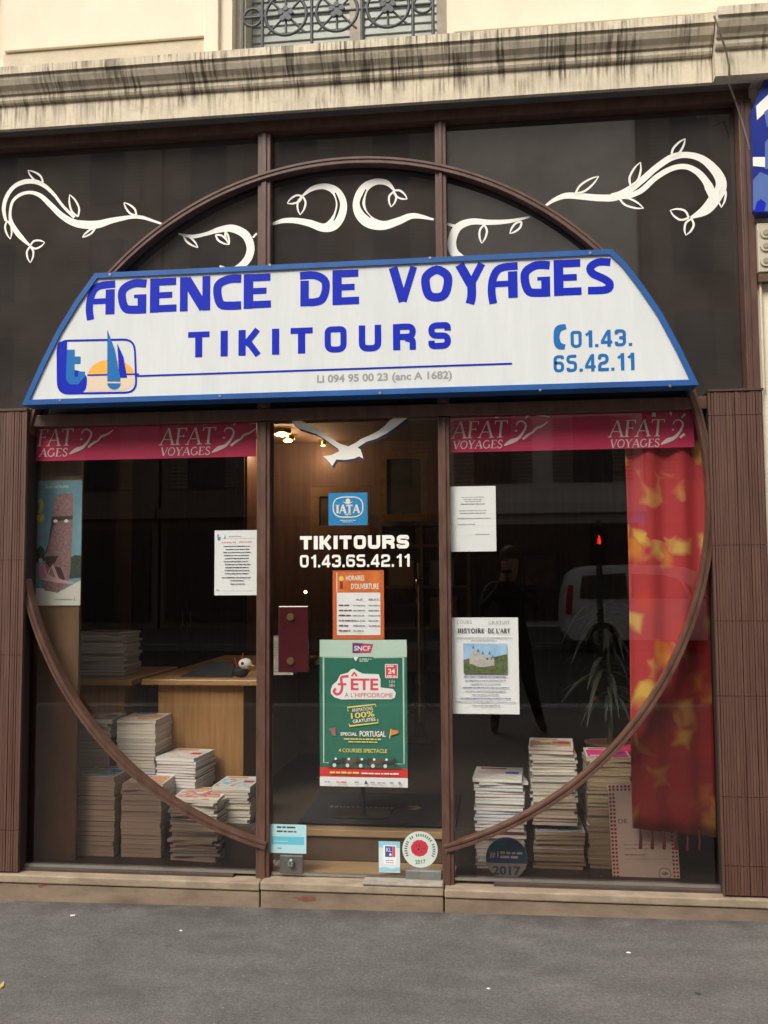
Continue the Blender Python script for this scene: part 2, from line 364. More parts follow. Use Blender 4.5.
def glyph_serif(ch, thick=.15, thin=.06):
    K, n, s_ = thick, thin, .05
    def stem(x): return [([(x, 0), (x, 1)], K), ([(x - K * 1.1, s_ / 2), (x + K * 1.1, s_ / 2)], s_), ([(x - K * 1.1, 1 - s_ / 2), (x + K * 1.1, 1 - s_ / 2)], s_)]
    def ell(cx, rx, a0, a1, f=lambda c: 1):
        return [(cx + rx * math.cos(math.radians(a0 + (a1 - a0) * k / 20)), .5 + .47 * math.sin(math.radians(a0 + (a1 - a0) * k / 20))) for k in range(21)]
    G = {'A': ([([(.05, 0), (.42, 1)], n), ([(.42, 1), (.78, 0)], K), ([(.2, .34), (.64, .34)], n), ([(-.05, s_ / 2), (.18, s_ / 2)], s_), ([(.62, s_ / 2), (.92, s_ / 2)], s_)], .86),
         'F': (stem(.16) + [([(.16, 1 - n / 2), (.6, 1 - n / 2)], n), ([(.6, 1), (.6, .8)], n), ([(.16, .52), (.48, .52)], n), ([(.48, .6), (.48, .44)], n)], .66),
         'E': (stem(.16) + [([(.16, 1 - n / 2), (.6, 1 - n / 2)], n), ([(.6, 1), (.6, .8)], n), ([(.16, .52), (.48, .52)], n), ([(.16, n / 2), (.64, n / 2)], n), ([(.63, 0), (.63, .2)], n)], .7),
         'T': ([([(.38, 0), (.38, 1)], K), ([(.22, s_ / 2), (.54, s_ / 2)], s_), ([(.02, 1 - n / 2), (.74, 1 - n / 2)], n), ([(.03, 1), (.03, .8)], n), ([(.73, 1), (.73, .8)], n)], .78),
         'V': ([([(.1, 1), (.42, 0)], K), ([(.42, 0), (.75, 1)], n), ([(0, 1 - s_ / 2), (.25, 1 - s_ / 2)], s_), ([(.62, 1 - s_ / 2), (.85, 1 - s_ / 2)], s_)], .82),
         'O': ([(ell(.42, .36, 60, 420), (K + n) / 2)], .86), 'C': ([(ell(.42, .36, 50, 315), (K + n) / 2)], .76),
         'G': ([(ell(.42, .36, 50, 335), (K + n) / 2), ([(.74, .42), (.74, .1)], K * .8), ([(.58, .42), (.86, .42)], s_)], .88),
         'Y': ([([(.1, 1), (.4, .45)], K), ([(.72, 1), (.4, .45)], n), ([(.4, .45), (.4, 0)], K), ([(.24, s_ / 2), (.56, s_ / 2)], s_), ([(0, 1 - s_ / 2), (.25, 1 - s_ / 2)], s_), ([(.6, 1 - s_ / 2), (.82, 1 - s_ / 2)], s_)], .8),
         'S': ([([(.52, .78), (.44, .95), (.24, .96), (.1, .78), (.2, .6), (.42, .44), (.54, .24), (.42, .05), (.2, .04), (.07, .24)], K * .75)], .62),
         'H': (stem(.16) + stem(.66) + [([(.16, .5), (.66, .5)], n)], .84), 'I': (stem(.17), .36),
         'R': (stem(.16) + [([(.16, .96), (.45, .96), (.6, .74), (.45, .5), (.16, .5)], n * 1.5), ([(.36, .5), (.72, 0)], K * .9)], .78),
         'D': (stem(.16) + [([(.16, .97), (.5, .95), (.72, .5), (.5, .05), (.16, .03)], (K + n) / 2)], .84),
         'L': (stem(.16) + [([(.16, n / 2), (.62, n / 2)], n), ([(.61, 0), (.61, .2)], n)], .66),
         'U': ([([(.16, 1), (.16, .25), (.38, .03), (.62, .25), (.62, 1)], (K + n) / 2)], .78), "'": ([([(.1, 1), (.08, .75)], K)], .2), ' ': ([], .35)}
    return G[ch]
def glyph_deco(ch):
    """heavy Art Nouveau capitals with a curled A; widths near .9"""
    G = {'A': ([([(.13, -.14), (.08, .2), (.14, .58), (.36, .84), (.92, .89)], .23), ([(.76, .0), (.76, .74)], .30), ([(.16, .40), (.62, .40)], .17)], .92),
         'G': ([([(.92, .86), (.5, .88), (.17, .72), (.13, .45), (.25, .16), (.55, .11), (.92, .11)], .25), ([(.78, .2), (.78, .55)], .28), ([(.52, .5), (.7, .5)], .1)], .94),
         'E': ([([(.15, 0), (.15, 1)], .30), ([(.3, .89), (.84, .89)], .21), ([(.3, .5), (.72, .5)], .18), ([(.3, .11), (.86, .11)], .21)], .86),
         'N': ([([(.13, 0), (.13, 1)], .25), ([(.85, 0), (.85, 1)], .25), ([(.2, .94), (.78, .06)], .30)], .98),
         'C': ([([(.88, .88), (.5, .88), (.17, .74), (.13, .45), (.24, .16), (.52, .11), (.88, .11)], .25)], .86),
         'D': ([([(.15, 0), (.15, .74)], .28), ([(.0, .88), (.48, .88), (.80, .72), (.84, .46), (.72, .18), (.48, .11), (.29, .11)], .24)], .96),
         'V': ([([(.14, 1), (.46, 0.02)], .28), ([(.46, .02), (.82, 1)], .22)], .96),
         'O': ([([(.5, .88), (.82, .72), (.86, .48), (.75, .18), (.5, .1), (.24, .18), (.14, .48), (.18, .72), (.5, .88)], .26)], 1.0),
         'Y': ([([(.14, 1), (.5, .42)], .28), ([(.86, 1), (.5, .42)], .22), ([(.52, .5), (.52, .1), (.46, -.12)], .26)], .98),
         'S': ([([(.82, .87), (.45, .89), (.2, .76), (.26, .58), (.6, .42), (.78, .28), (.68, .12), (.1, .11)], .23)], .88), ' ': ([], .5)}
    return G[ch]
def letters(mb, text, x0, x1, z0, z1, Y, mm, font, gap=.12, shear=0.0, **kw):
    """set a word between x0 and x1 on the baseline z0"""
    gl = [font(c, **kw) for c in text]
    total = sum(g[1] for g in gl) + gap * (len(gl) - 1); sx = (x1 - x0) / total; sz = z1 - z0
    x = 0; k = 0
    for (strokes, adv), c in zip(gl, text):
        for pts, wd in strokes:
            wm = wd * (sx + sz) / 2
            if len(pts) == 2:      # straight: keep horizontal / vertical thickness true
                dx, dz = abs(pts[1][0] - pts[0][0]), abs(pts[1][1] - pts[0][1])
                wm = wd * (sz if dz < 1e-6 else sx if dx < 1e-6 else (sx * dz + sz * dx) / (dx + dz))
            q = [(x0 + (x + px + shear * pz) * sx, z0 + pz * sz, wm) for px, pz in pts]
            mb.stroke(q, Y - .00012 * (k % 8), mm, smooth=(font is not glyph_euro and len(pts) > 2), sub=4)
            k += 1
        x += adv + gap
def text(mb, body, x0, x1, z0, z1, Y, mm, bold=0.0, ang=0.0):
    """plain grotesque lettering from the built-in face, fitted to a box"""
    cu = bpy.data.curves.new('t', 'FONT'); cu.body = body; cu.offset = bold; cu.resolution_u = 3
    o = bpy.data.objects.new('t', cu); COL.objects.link(o)
    dg = bpy.context.evaluated_depsgraph_get(); me = bpy.data.meshes.new_from_object(o.evaluated_get(dg))
    v = [x.co.copy() for x in me.vertices]; f = [list(p.vertices) for p in me.polygons]
    a0, a1 = min(p.x for p in v), max(p.x for p in v); b0, b1 = min(p.y for p in v), max(p.y for p in v)
    cx, cz = (x0 + x1) / 2, (z0 + z1) / 2; ca, sa = math.cos(ang), math.sin(ang); out = []
    for p in v:
        X = x0 + (p.x - a0) / (a1 - a0) * (x1 - x0) - cx; Z = z0 + (p.y - b0) / (b1 - b0) * (z1 - z0) - cz
        out.append((cx + X * ca - Z * sa, Y, cz + X * sa + Z * ca))
    mb.add(out, f, mm)
    bpy.data.objects.remove(o); bpy.data.curves.remove(cu); bpy.data.meshes.remove(me)
def greek(mb, x0, x1, z, h, Y, mm, rng, fill=1.0):
    """a line of print too small to read"""
    x = x0
    while x < x1 - h:
        wd = min(rng.uniform(1.2, 4.5) * h, x1 - x)
        mb.rect(x, x + wd, z, z + h * rng.uniform(.75, 1.0), Y, mm); x += wd + h * .55

# ================================================================ GROUND AND STREET
gp = [at(0, 898, -.09), at(384, 911, -.09), at(768, 919.5, -.09)]
gb = (gp[2].z - gp[0].z) / (gp[2].x - gp[0].x); ga = gp[1].z - gb * gp[1].x
def gz(x): return ga + gb * max(-6, min(6, x))
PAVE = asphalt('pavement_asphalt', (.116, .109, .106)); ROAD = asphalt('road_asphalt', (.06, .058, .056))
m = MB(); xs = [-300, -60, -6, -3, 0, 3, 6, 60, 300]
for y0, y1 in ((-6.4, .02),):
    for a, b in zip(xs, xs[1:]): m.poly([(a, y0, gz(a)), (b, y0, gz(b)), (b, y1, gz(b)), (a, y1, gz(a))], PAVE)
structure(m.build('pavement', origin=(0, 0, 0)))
m = MB()
for a, b in zip(xs, xs[1:]):
    m.poly([(a, -200, gz(a) - .14), (b, -200, gz(b) - .14), (b, 200, gz(b) - .14), (a, 200, gz(a) - .14)], ROAD)
structure(m.build('road'))
GRAN = mat('granite_kerb', (.26, .25, .24), .8, .3, 30, .2)
m = MB()
for a, b in zip(xs, xs[1:]):
    for y0, y1 in ((-6.7, -6.4), (-16.9, -16.6)):
        m.add([(a, y0, gz(a) - .14), (b, y0, gz(b) - .14), (b, y1, gz(b) - .14), (a, y1, gz(a) - .14), (a, y0, gz(a)), (b, y0, gz(b)), (b, y1, gz(b)), (a, y1, gz(a))],
              [(4, 5, 6, 7), (0, 1, 5, 4), (2, 3, 7, 6)], GRAN)
structure(m.build('kerb'))
m = MB()
for a, b in zip(xs, xs[1:]): m.poly([(a, -23.3, gz(a)), (b, -23.3, gz(b)), (b, -16.9, gz(b)), (a, -16.9, gz(a))], PAVE)
structure(m.build('far_pavement'))

# ================================================================ THE BUILDING ABOVE THE SHOP
bld = thing('stone_building', (0, .3, 0), 'cream stone building with soot streaked cornice above the travel agency shopfront', 'building')
YW = -.03
zc_top = az(0, 67, -.21)
XL, XR = -9.0, 7.0
def cornice(mb, x0, x1, dy):
    prof_px = [(67, -.21), (74.5, -.21), (75.5, -.200), (80, -.196), (86, -.184), (92, -.164), (95, -.158), (95.8, -.148), (101, -.148), (104, -.142), (105.6, -.136), (106.4, -.126), (129.8, -.126)]
    prof = [(YW + .02, az(0, 67, -.21))] + [(y + dy, az(0, p, y)) for p, y in prof_px] + [(YW + .02, az(0, 129.8, -.126))]
    mb.sweepx(prof, x0, x1, STONE)
xb = ax(714, 50, -.18)
m = MB(); cornice(m, XL, xb, 0); m.build('cornice', bld)
m = MB(); cornice(m, xb + .004, XR, -.05); m.build('cornice', bld)
ZC = az(0, 67, -.21) - .02
ZWB = az(0, 129.8, -.126) + .012
wx0, wx1 = ax(232, 40, YW), ax(447, 36, YW)
m = MB()
zt = 6.2
m.box(XL, wx0, YW, .35, ZWB, zt, CREAM); m.box(wx1, XR, YW, .35, ZWB, zt, CREAM)
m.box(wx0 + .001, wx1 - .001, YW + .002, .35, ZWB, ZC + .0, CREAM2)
m.box(wx0 + .001, wx1 - .001, YW + .002, .35, 5.6, zt, CREAM)
# wall beside the shop, down to the pavement
xw = ax(757, 340, -.04)
m.box(xw, XR, -.04, .35, -.2, ZWB - .002, CREAM)
m.box(XL, -3.6, -.04, .35, -.2, ZWB - .002, CREAM)
m.build('wall', bld)
m = MB()      # plinth band and raised panels of the upper wall
zb0 = az(8, 64, YW - .02); zb1 = az(8, 51.5, YW - .02)
x8, x218 = ax(6, 52, YW), ax(218, 36, YW)
m.box(XL + .5, x8 - .05, YW - .03, YW - .001, zb1, zt - .1, CREAM)
m.box(x8, x218, YW - .024, YW - .001, zb1, zt - .1, CREAM)
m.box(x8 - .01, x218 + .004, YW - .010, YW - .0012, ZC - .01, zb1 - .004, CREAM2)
m.box(wx0 - .13, wx0 - .06, YW - .03, YW - .0014, zb1 - .12, zt - .1, CREAM)
m.box(wx1 + .035, XR, YW - .024, YW - .001, zb1 - .075, zt - .1, CREAM)
m.build('wall_panel', bld, bevel=.004)
win = MB(); win.box(wx0, wx0 + .05, YW + .06, .2, ZC + .002, 5.6, mat('window_jamb', (.42, .37, .30), .8, .2, 9)); win.box(wx1 - .05, wx1, YW + .06, .2, ZC + .002, 5.6, MATS['window_jamb'])
cxw = (wx0 + wx1) / 2
win.box(cxw + .03, cxw + .10, .14, .2, ZC + .002, 5.6, MATS['window_jamb'])
wf = win.build('window_frame', bld)
SHUT = mat('pale_shutter', (.40, .43, .40), .7, .15, 12)
for a, b in ((wx0 + .052, cxw + .028), (cxw + .102, wx1 - .052)):
    m = MB(); k = 0; z = ZC + .01
    m.box(a, b, .19, .2, ZC + .002, 5.6, mat('shutter_back', (.2, .21, .2), .8))
    while z < 5.5:
        m.add([(a, .15, z), (b, .15, z), (b, .160, z + .043), (a, .160, z + .043), (a, .160, z - .0), (b, .160, z - .0)], [(0, 1, 2, 3), (0, 4, 5, 1)], SHUT); z += .042
    m.build('shutter', bld)
rail = MB(); YR = -.09
def rp(px, py): p = at(px, py, YR); return (p.x, p.z)
cs = [rp(286, 16.5), rp(337, 11.2), rp(388, 5.4)]; zc = sum(c[1] for c in cs) / 3; rr = .098
def ring(c, r, t, depth=.012):
    n = 32; rail.tube([(c[0] + r * math.cos(2 * math.pi * k / n), YR, c[1] + r * math.sin(2 * math.pi * k / n)) for k in range(n)], t, IRON, 6, True)
zbot = ZC + .015
def bar(x0, z0, x1, z1, t=.007): rail.tube([(x0, YR, z0), (x1, YR, z1)], t, IRON, 6)
xs_ = [rp(p, 20)[0] for p in (243, 262.4, 311.8, 362, 413, 433)]
for x in xs_: bar(x, zbot, x, zc + .62, .008)
bar(xs_[0], zc, xs_[-1], zc); bar(xs_[0], zbot + .006, xs_[-1], zbot + .006); bar(xs_[0], zc + .6, xs_[-1], zc + .6, .012); bar(xs_[0], zc + .2, xs_[-1], zc + .2)
for i, c in enumerate(cs):
    c = (c[0], zc); ring(c, rr, .008)
    for a in range(8):
        t = math.radians(45 * a)
        ex = 1.0 if a % 2 == 0 else 1.32
        bar(c[0], c[1], c[0] + rr * ex * math.cos(t), c[1] + rr * ex * math.sin(t), .006)
    rail.cyl_y(c, .026, YR - .012, YR + .004, IRON, 10)
    for a in range(5):
        t = math.radians(72 * a + 90); rail.cyl_y((c[0] + .026 * math.cos(t), c[1] + .026 * math.sin(t)), .013, YR - .016, YR, IRON, 8)
for x0, x1 in ((xs_[0], xs_[1]), (xs_[4], xs_[5])): ring(((x0 + x1) / 2, zc), (x1 - x0) / 2 - .004, .007)
rail.build('window_railing', bld)
# stray cable at the joint of the cornice
m = MB(); pts = []
for px, py, y in ((714, 16, -.268), (717, 24, -.266), (721, 36, -.25), (726, 50, -.215), (729, 66, -.19), (729, 84, -.185), (735, 100, -.09), (743, 125, -.085), (750, 150, -.07)):
    pts.append(at(px, py, y))
m.tube(pts, .0045, mat('old_cable', (.20, .165, .125), .8), 6); m.build('cable', bld)

# ================================================================ SHOPFRONT
shop = thing('shopfront', (0, .3, 0), 'brown wooden shopfront with large round window moulding and smoked glass fascia', 'shopfront')
CX, CZ, RR = -.15631 * 4.25, CAMZ + .08256 * 4.25, .37445 * 4.25
Z_SILL = az(384, 876.5, 0); Z_TR = az(705, 398, 0)
z_b0, z_b1 = az(0, 148, -.05), az(0, 135, -.05)
m = MB(); m.box(XL + 4, xw - .004, -.05, .08, z_b0, z_b1, BROWN); m.build('top_beam', shop, bevel=.004)
m = MB(); m.box(XL + 4, xw - .004, -.10, .08, z_b1 + .002, az(0, 129.8, -.126) - .003, mat('soffit_grey', (.12, .115, .10), .9, .2, 9)); m.build('soffit', shop)
mulL = ((ax(256.8, 500), ax(269.6, 500))); mulR = ((ax(437.8, 480), ax(449, 480)))
mulL = (ax(257, 500, -.03), ax(270, 500, -.03)); mulR = (ax(438.3, 480, -.03), ax(449.8, 480, -.03))
for a, b in (mulL, mulR):
    m = MB(); m.box(a, b, -.035, .05, Z_TR + .002, z_b0 - .001, BROWN); m.box(a + .018, b - .018, -.043, -.034, Z_TR + .01, z_b0 - .002, BROWN); m.build('mullion', shop, bevel=.003)
    m = MB(); m.box(a, b, -.035, .05, Z_SILL - .03, Z_TR - .06, BROWN); m.box(a + .02, b - .016, -.044, -.034, Z_SILL - .03, Z_TR - .061, BROWN); m.build('door_post', shop, bevel=.003)
# right hand post
pxa, pxb = ax(742.5, 250, -.06), ax(755.5, 250, -.06)
m = MB(); m.box(pxa, pxb, -.07, .05, Z_TR + .0, z_b0 - .002, BROWN); m.box(pxa + .008, pxa + .024, -.076, -.069, Z_TR, z_b0 - .004, BROWN2); m.build('corner_post', shop, bevel=.003)
# fascia of smoked glass, three sheets
VY = .012
seg = [(-4.4, mulL[0] - .002), (mulL[1] + .002, mulR[0] - .002), (mulR[1] + .002, pxa - .002)]
fas = []
for a, b in seg:
    m = MB(); m.box(a, b, VY, VY + .02, Z_TR + .004, z_b0 - .003, FASCIA); fas.append(m.build('fascia_panel', shop))
# transom under the fascia
m = MB(); m.box(-3.6, pxb, -.04, .05, Z_TR - .055, Z_TR, BROWN); m.build('transom', shop, bevel=.003)
# round moulding: swept profile, open at the door
prof = [(-.0175, 0), (-.0175, -.042), (-.0150, -.052), (-.0055, -.052), (-.0035, -.047), (.0025, -.047), (.0045, -.052), (.0150, -.052), (.0175, -.042), (.0175, 0)]
def arc_mould(t0, t1, n=96):
    mb = MB(); k = len(prof); vs_ = []
    for i in range(n + 1):
        t = math.radians(t0 + (t1 - t0) * i / n)
        vs_ += [(CX + (RR + d) * math.cos(t), y - .002, CZ + (RR + d) * math.sin(t)) for d, y in prof]
    mb.add(vs_, [(i * k + j, i * k + j + 1, (i + 1) * k + j + 1, (i + 1) * k + j) for i in range(n) for j in range(k - 1)], BROWN, False)
    mb.add(vs_[:k], [list(range(k))], BROWN); mb.add(vs_[-k:], [list(range(k))], BROWN)
    return mb
tl = math.degrees(math.acos((mulL[1] - .012 - CX) / RR)); tr_ = math.degrees(math.acos((mulR[0] + .012 - CX) / RR))
arc_mould(-tr_, 360 - tl, 160).build('round_moulding', shop)
# glass: clear inside the ring, smoked outside it
def pane(x0, x1, side):
    z0, z1 = Z_SILL + .012, Z_TR - .06
    pts = []
    # boundary of the ring between the pane's inner edge (bottom) and its top edge
    xi = x1 if side < 0 else x0
    zb_ = CZ - math.sqrt(max(0, RR ** 2 - (xi - CX) ** 2)); ztop = z1
    a0 = math.atan2(zb_ - CZ, xi - CX); a1 = math.atan2(ztop - CZ, side * math.sqrt(RR ** 2 - (ztop - CZ) ** 2))
    if side < 0:
        if a0 > 0: a0 -= 2 * math.pi
        if a1 > 0: a1 -= 2 * math.pi
    arc = [(CX + RR * math.cos(a0 + (a1 - a0) * i / 60), CZ + RR * math.sin(a0 + (a1 - a0) * i / 60)) for i in range(61)]
    xo = x0 if side < 0 else x1
    arc = [(max(x0 + .001, min(x1 - .001, x)), z) for x, z in arc]
    inner = arc + [(xi, z1)]
    outer = arc + [(xo, z1), (xo, z0), (xi, z0)]
    mb = MB(); mb.prism(inner, -.004, .004, GLASS); mb.build('clear_pane', shop)
    mb = MB(); mb.prism(outer, -.0045, .0045, TINT); mb.build('smoked_pane', shop)
gxl, gxr = ax(18, 860, 0), ax(724, 880, 0)
pane(gxl, mulL[0] - .001, -1); pane(mulR[1] + .001, gxr, 1)
# frame of the lower windows: side strips, bottom aluminium bead, dark sill rail
m = MB(); m.box(gxl - .05, gxl - .001, -.03, .05, Z_SILL - .03, Z_TR - .058, BROWN2); m.build('window_stile', shop, bevel=.002)
m = MB(); m.box(gxr + .001, gxr + .04, -.03, .05, Z_SILL - .03, Z_TR - .058, BROWN2); m.build('window_stile', shop, bevel=.002)
for a, b in ((gxl, mulL[0] - .002), (mulR[1] + .002, gxr)):
    m = MB(); m.box(a, b, -.02, .02, Z_SILL, Z_SILL + .011, ALU); m.build('glazing_bead', shop)
    m = MB(); m.box(a + (0 if a < -1 else .17), b - (.10 if a < -1 else 0), -.035, .04, Z_SILL - .045, Z_SILL - .001, mat('worn_rail', (.060, .040, .032), .75, .35, 9, .2, stretch=(1, 4, 4))); m.build('sill_rail', shop, bevel=.003)
# ribbed wooden side shutters that fold back against the piers
def ribbed(x0, x1, z0, z1, seed, seams):
    rng = random.Random(seed); Yf = -.08
    mb = MB(); mb.box(x0 + .002, x1 - .002, Yf + .012, .03, z0, z1, GROOVE)
    zs = [z0] + sorted(az(0, s_, Yf) if x0 < -1 else az(730, s_, Yf) for s_ in seams) + [z1]
    zs.sort(); x = x0; k = 0
    while x < x1 - .003:
        wd = min(rng.choice((.011, .012, .013, .0145)), x1 - x)
        gap_ = .0035 if k % rng.choice((4, 5, 3)) == 0 else .0016
        dep = rng.uniform(0, .003)
        for za, zb in zip(zs, zs[1:]): mb.box(x, x + wd - gap_, Yf + dep, Yf + .02, za + .0012, zb - .0012, RIB)
        x += wd; k += 1
    return mb
lx1 = ax(29.3, 420, -.08); rx0 = ax(707.8, 420, -.08); rx1 = ax(763.5, 420, -.08)
rx0 = (ax(707.8, 420, -.08) + ax(724, 880, -.08)) / 2; lx1 = (lx1 + ax(15.8, 860, -.08)) / 2
zl0, zl1 = az(10, 872, -.08), az(15, 411, -.08)
zr0, zr1 = az(740, 896, -.08), az(736, 391, -.08)
ribbed(-3.6, lx1, zl0, zl1, 3, (560, 655, 830)).build('ribbed_shutter', shop)
ribbed(rx0, rx1, zr0, zr1, 5, (415, 545, 621, 696, 797, 866)).build('ribbed_shutter', shop)
m = MB(); m.box(lx1 - .5, lx1, -.084, .0, zl1 + .001, zl1 + .012, BROWN2); m.build('shutter_cap', shop)
m = MB(); m.box(rx0 - .0, rx1 + .004, -.084, .0, zr1 + .001, zr1 + .010, BROWN2); m.build('shutter_cap', shop)

# ---- stone step
stp = thing('stone_step', (0, -.06, 0), 'worn beige stone step running along the foot of the shopfront', 'step')
zt_ = az(384, 886.5, -.09); YS = -.09
joints = [-3.6, ax(260, 880, YS), ax(444, 890, YS), XR - .1]
for i, (a, b) in enumerate(zip(joints, joints[1:])):
    dz = (0, .004, -.002)[i]; lip = zt_ - az(384, 895.5, YS) 
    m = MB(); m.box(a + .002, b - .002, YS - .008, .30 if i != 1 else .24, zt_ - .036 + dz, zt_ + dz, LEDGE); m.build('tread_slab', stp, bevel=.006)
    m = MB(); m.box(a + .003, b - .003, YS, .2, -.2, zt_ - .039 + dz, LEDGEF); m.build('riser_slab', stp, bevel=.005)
# raised patch of newer mortar beside the joint
m = MB(); a, b = ax(362, 882, -.1), joints[2] - .004
m.box(a, b, YS - .012, -.02, zt_ + .0045, zt_ + .018, mat('grey_mortar', (.30, .265, .215), .9, .3, 14, .3)); m.build('mortar_patch', stp, bevel=.006)
# pavement upstand at the foot: a sealing fillet
m = MB(); PAINT = mat('red_paint_trace', (.30, .05, .05), .7)
rg = random.Random(4)
for cx_, cy_ in ((307, 898), (298, 898), (42, 886)):
    c = at(cx_, cy_, YS - .001)
    for k in range(5):
        x = c.x + rg.uniform(-.02, .02); z = c.z + rg.uniform(-.01, .01)
        m.stroke([(x, z, .004), (x + rg.uniform(.004, .02), z + rg.uniform(-.006, .008), .003), (x + rg.uniform(.012, .03), z + rg.uniform(-.006, .006), .002)], YS - .0018 - .0002 * k, PAINT)
m.build('paint_trace', stp)

# ================================================================ DOOR
dz0, dz1 = Z_SILL + .006, Z_TR - .062
dx0, dx1 = mulL[1] + .004, mulR[0] - .004
door = thing('glass_door', (dx0, 0, dz0), 'full height glass door with white bird and phone lettering between two brown posts', 'door')
m = MB(); m.box(dx0, dx1, -.005, .005, dz0, dz1, GLASS); m.build('glass', door)
m = MB()
a, b = at(279, 606, -.03), at(309, 672, -.03)
OXB = mat('oxblood_lacquer', (.050, .007, .010), .22, .2, 6, coat=.4)
m.box(a.x, b.x, -.045, -.006, b.z, a.z, OXB); lk = m.build('lock_box', door, bevel=.004)
for py in (617, 661):
    c = at(290.5, py, -.05); m = MB(); m.cyl_y((c.x, c.z), .017, -.053, -.045, BRASS, 20); m.cyl_y((c.x, c.z), .012, -.057, -.053, BRASS, 20); m.build('brass_knob', lk)
m = MB(); a, b = at(280.5, 854.5, -.01), at(303.5, 873.5, -.01); m.box(a.x, b.x, -.024, -.0055, b.z, a.z, mat('plate_grey', (.13, .125, .12), .4, .2, 12, metal=.4)); pl = m.build('lock_plate', door, bevel=.003)
c = at(291, 863, -.03); m = MB(); m.cyl_y((c.x, c.z - .006), .013, -.034, -.024, STEEL, 18); m.cyl_y((c.x, c.z + .004), .012, -.05, -.034, mat('chrome', (.85, .85, .83), .2, metal=1), 18, .015); m.box(c.x - .002, c.x + .002, -.0515, -.05, c.z - .002, c.z + .010, DARK); m.build('lock_cylinder', pl)
m = MB(); a, b = at(406, 869, -.02), at(443.5, 881, -.02); m.box(a.x, min(b.x, dx1), -.04, -.0055, b.z, a.z, mat('grey_pivot', (.20, .20, .19), .5, .2, 12, metal=.3)); m.build('pivot_plate', door, bevel=.003)
m = MB(); a, b = at(399, 410, .03), at(438, 419, .03); m.box(a.x, b.x, .008, .06, b.z, a.z, mat('closer_green', (.16, .20, .15), .5, .3, 30)); m.build('door_closer', door, bevel=.004)
m = MB(); m.box(dx0, dx1, -.006, .012, dz0 - .012, dz0 - .001, ALU); m.build('bottom_rail', door)
# white lettering on the glass
YL = -.0062
m = MB()
a, b = at(300, 549.5, YL), at(409, 550, YL); letters(m, 'TIKITOURS', a.x, b.x, a.z, az(355, 535.5, YL), YL, WHITE, glyph_euro, .17, t=.27, W=.92)
a, b = at(300, 567.5, YL), at(410, 567.5, YL); letters(m, '01.43.65.42.11', a.x, b.x, a.z, az(355, 554.5, YL), YL, WHITE, glyph_euro, .15, t=.2, W=.78)
m.build('phone_lettering', door)
def zp(pts, ox, oy, s_, Y): return [at(ox + x / s_, oy + y / s_, Y) for x, y in pts]
birdpts = [(80, 45), (110, 62), (150, 75), (210, 103), (240, 128), (275, 150), (310, 172), (345, 182), (375, 168), (400, 150), (450, 128), (480, 112), (505, 92), (525, 70), (550, 54), (575, 48), (605, 58), (585, 72), (555, 96), (515, 124), (470, 148), (425, 162), (385, 188), (398, 195), (404, 212), (410, 236), (392, 226), (370, 236), (330, 242), (292, 240), (275, 268), (255, 246), (235, 225), (270, 221), (305, 204), (300, 192), (270, 172), (240, 150), (205, 128), (165, 116), (130, 105), (102, 82)]
NAVY = mat('navy_vinyl', (.018, .022, .06), .5)
q = zp(birdpts, 270, 405, 4.39, 0)
m = MB(); m.poly([(v.x, -.0066, v.z) for v in q], WHITE); m.poly([(v.x + .008, -.0058, v.z - .011) for v in q], NAVY)
m.build('bird_decal', door)

# ---- vines on the fascia
def leaf(mb, b, t, wd, Y, th):
    dx, dz = t[0] - b[0], t[1] - b[1]; nx, nz = -dz * wd, dx * wd
    for k, sg in enumerate((1, -1)):
        mb.stroke([(b[0], b[1], th), (b[0] + dx * .3 + nx * sg, b[1] + dz * .3 + nz * sg, th * 1.15), (b[0] + dx * .7 + nx * sg * .8, b[1] + dz * .7 + nz * sg * .8, th), (t[0], t[1], th * .4)], Y - .0002 * (k + 1), WHITE)
def vine(parent, strokes, leaves, slits=()):
    mb = MB(); k = 0; Y = VY - .0012
    for org, pts in strokes:
        ox, oy, s_ = org; out = []
        for x, y, wd in pts:
            p = at(ox + x / s_, oy + y / s_, Y); out.append((p.x, p.z, wd / s_ / 222))
        mb.stroke(out, Y - .0003 * k, WHITE, sub=8); k += 1
    for org, pts in slits:
        ox, oy, s_ = org; out = []
        for x, y, wd in pts:
            p = at(ox + x / s_, oy + y / s_, Y); out.append((p.x, p.z, wd / s_ / 222))
        mb.stroke(out, Y - .0003 * k - .0004, FASCIA, sub=8); k += 1
    for org, b, t, wd in leaves:
        ox, oy, s_ = org; pb = at(ox + b[0] / s_, oy + b[1] / s_, Y); pt = at(ox + t[0] / s_, oy + t[1] / s_, Y)
        leaf(mb, (pb.x, pb.z), (pt.x, pt.z), wd, Y - .0003 * k - .0003, .0085); k += .35
    mb.build('vine_decal', parent)
Z1, Z2, Z3, Z4, Z5 = (0, 160, 5.908), (120, 190, 5.12), (260, 170, 4.04), (440, 180, 4.8), (590, 130, 5.12)
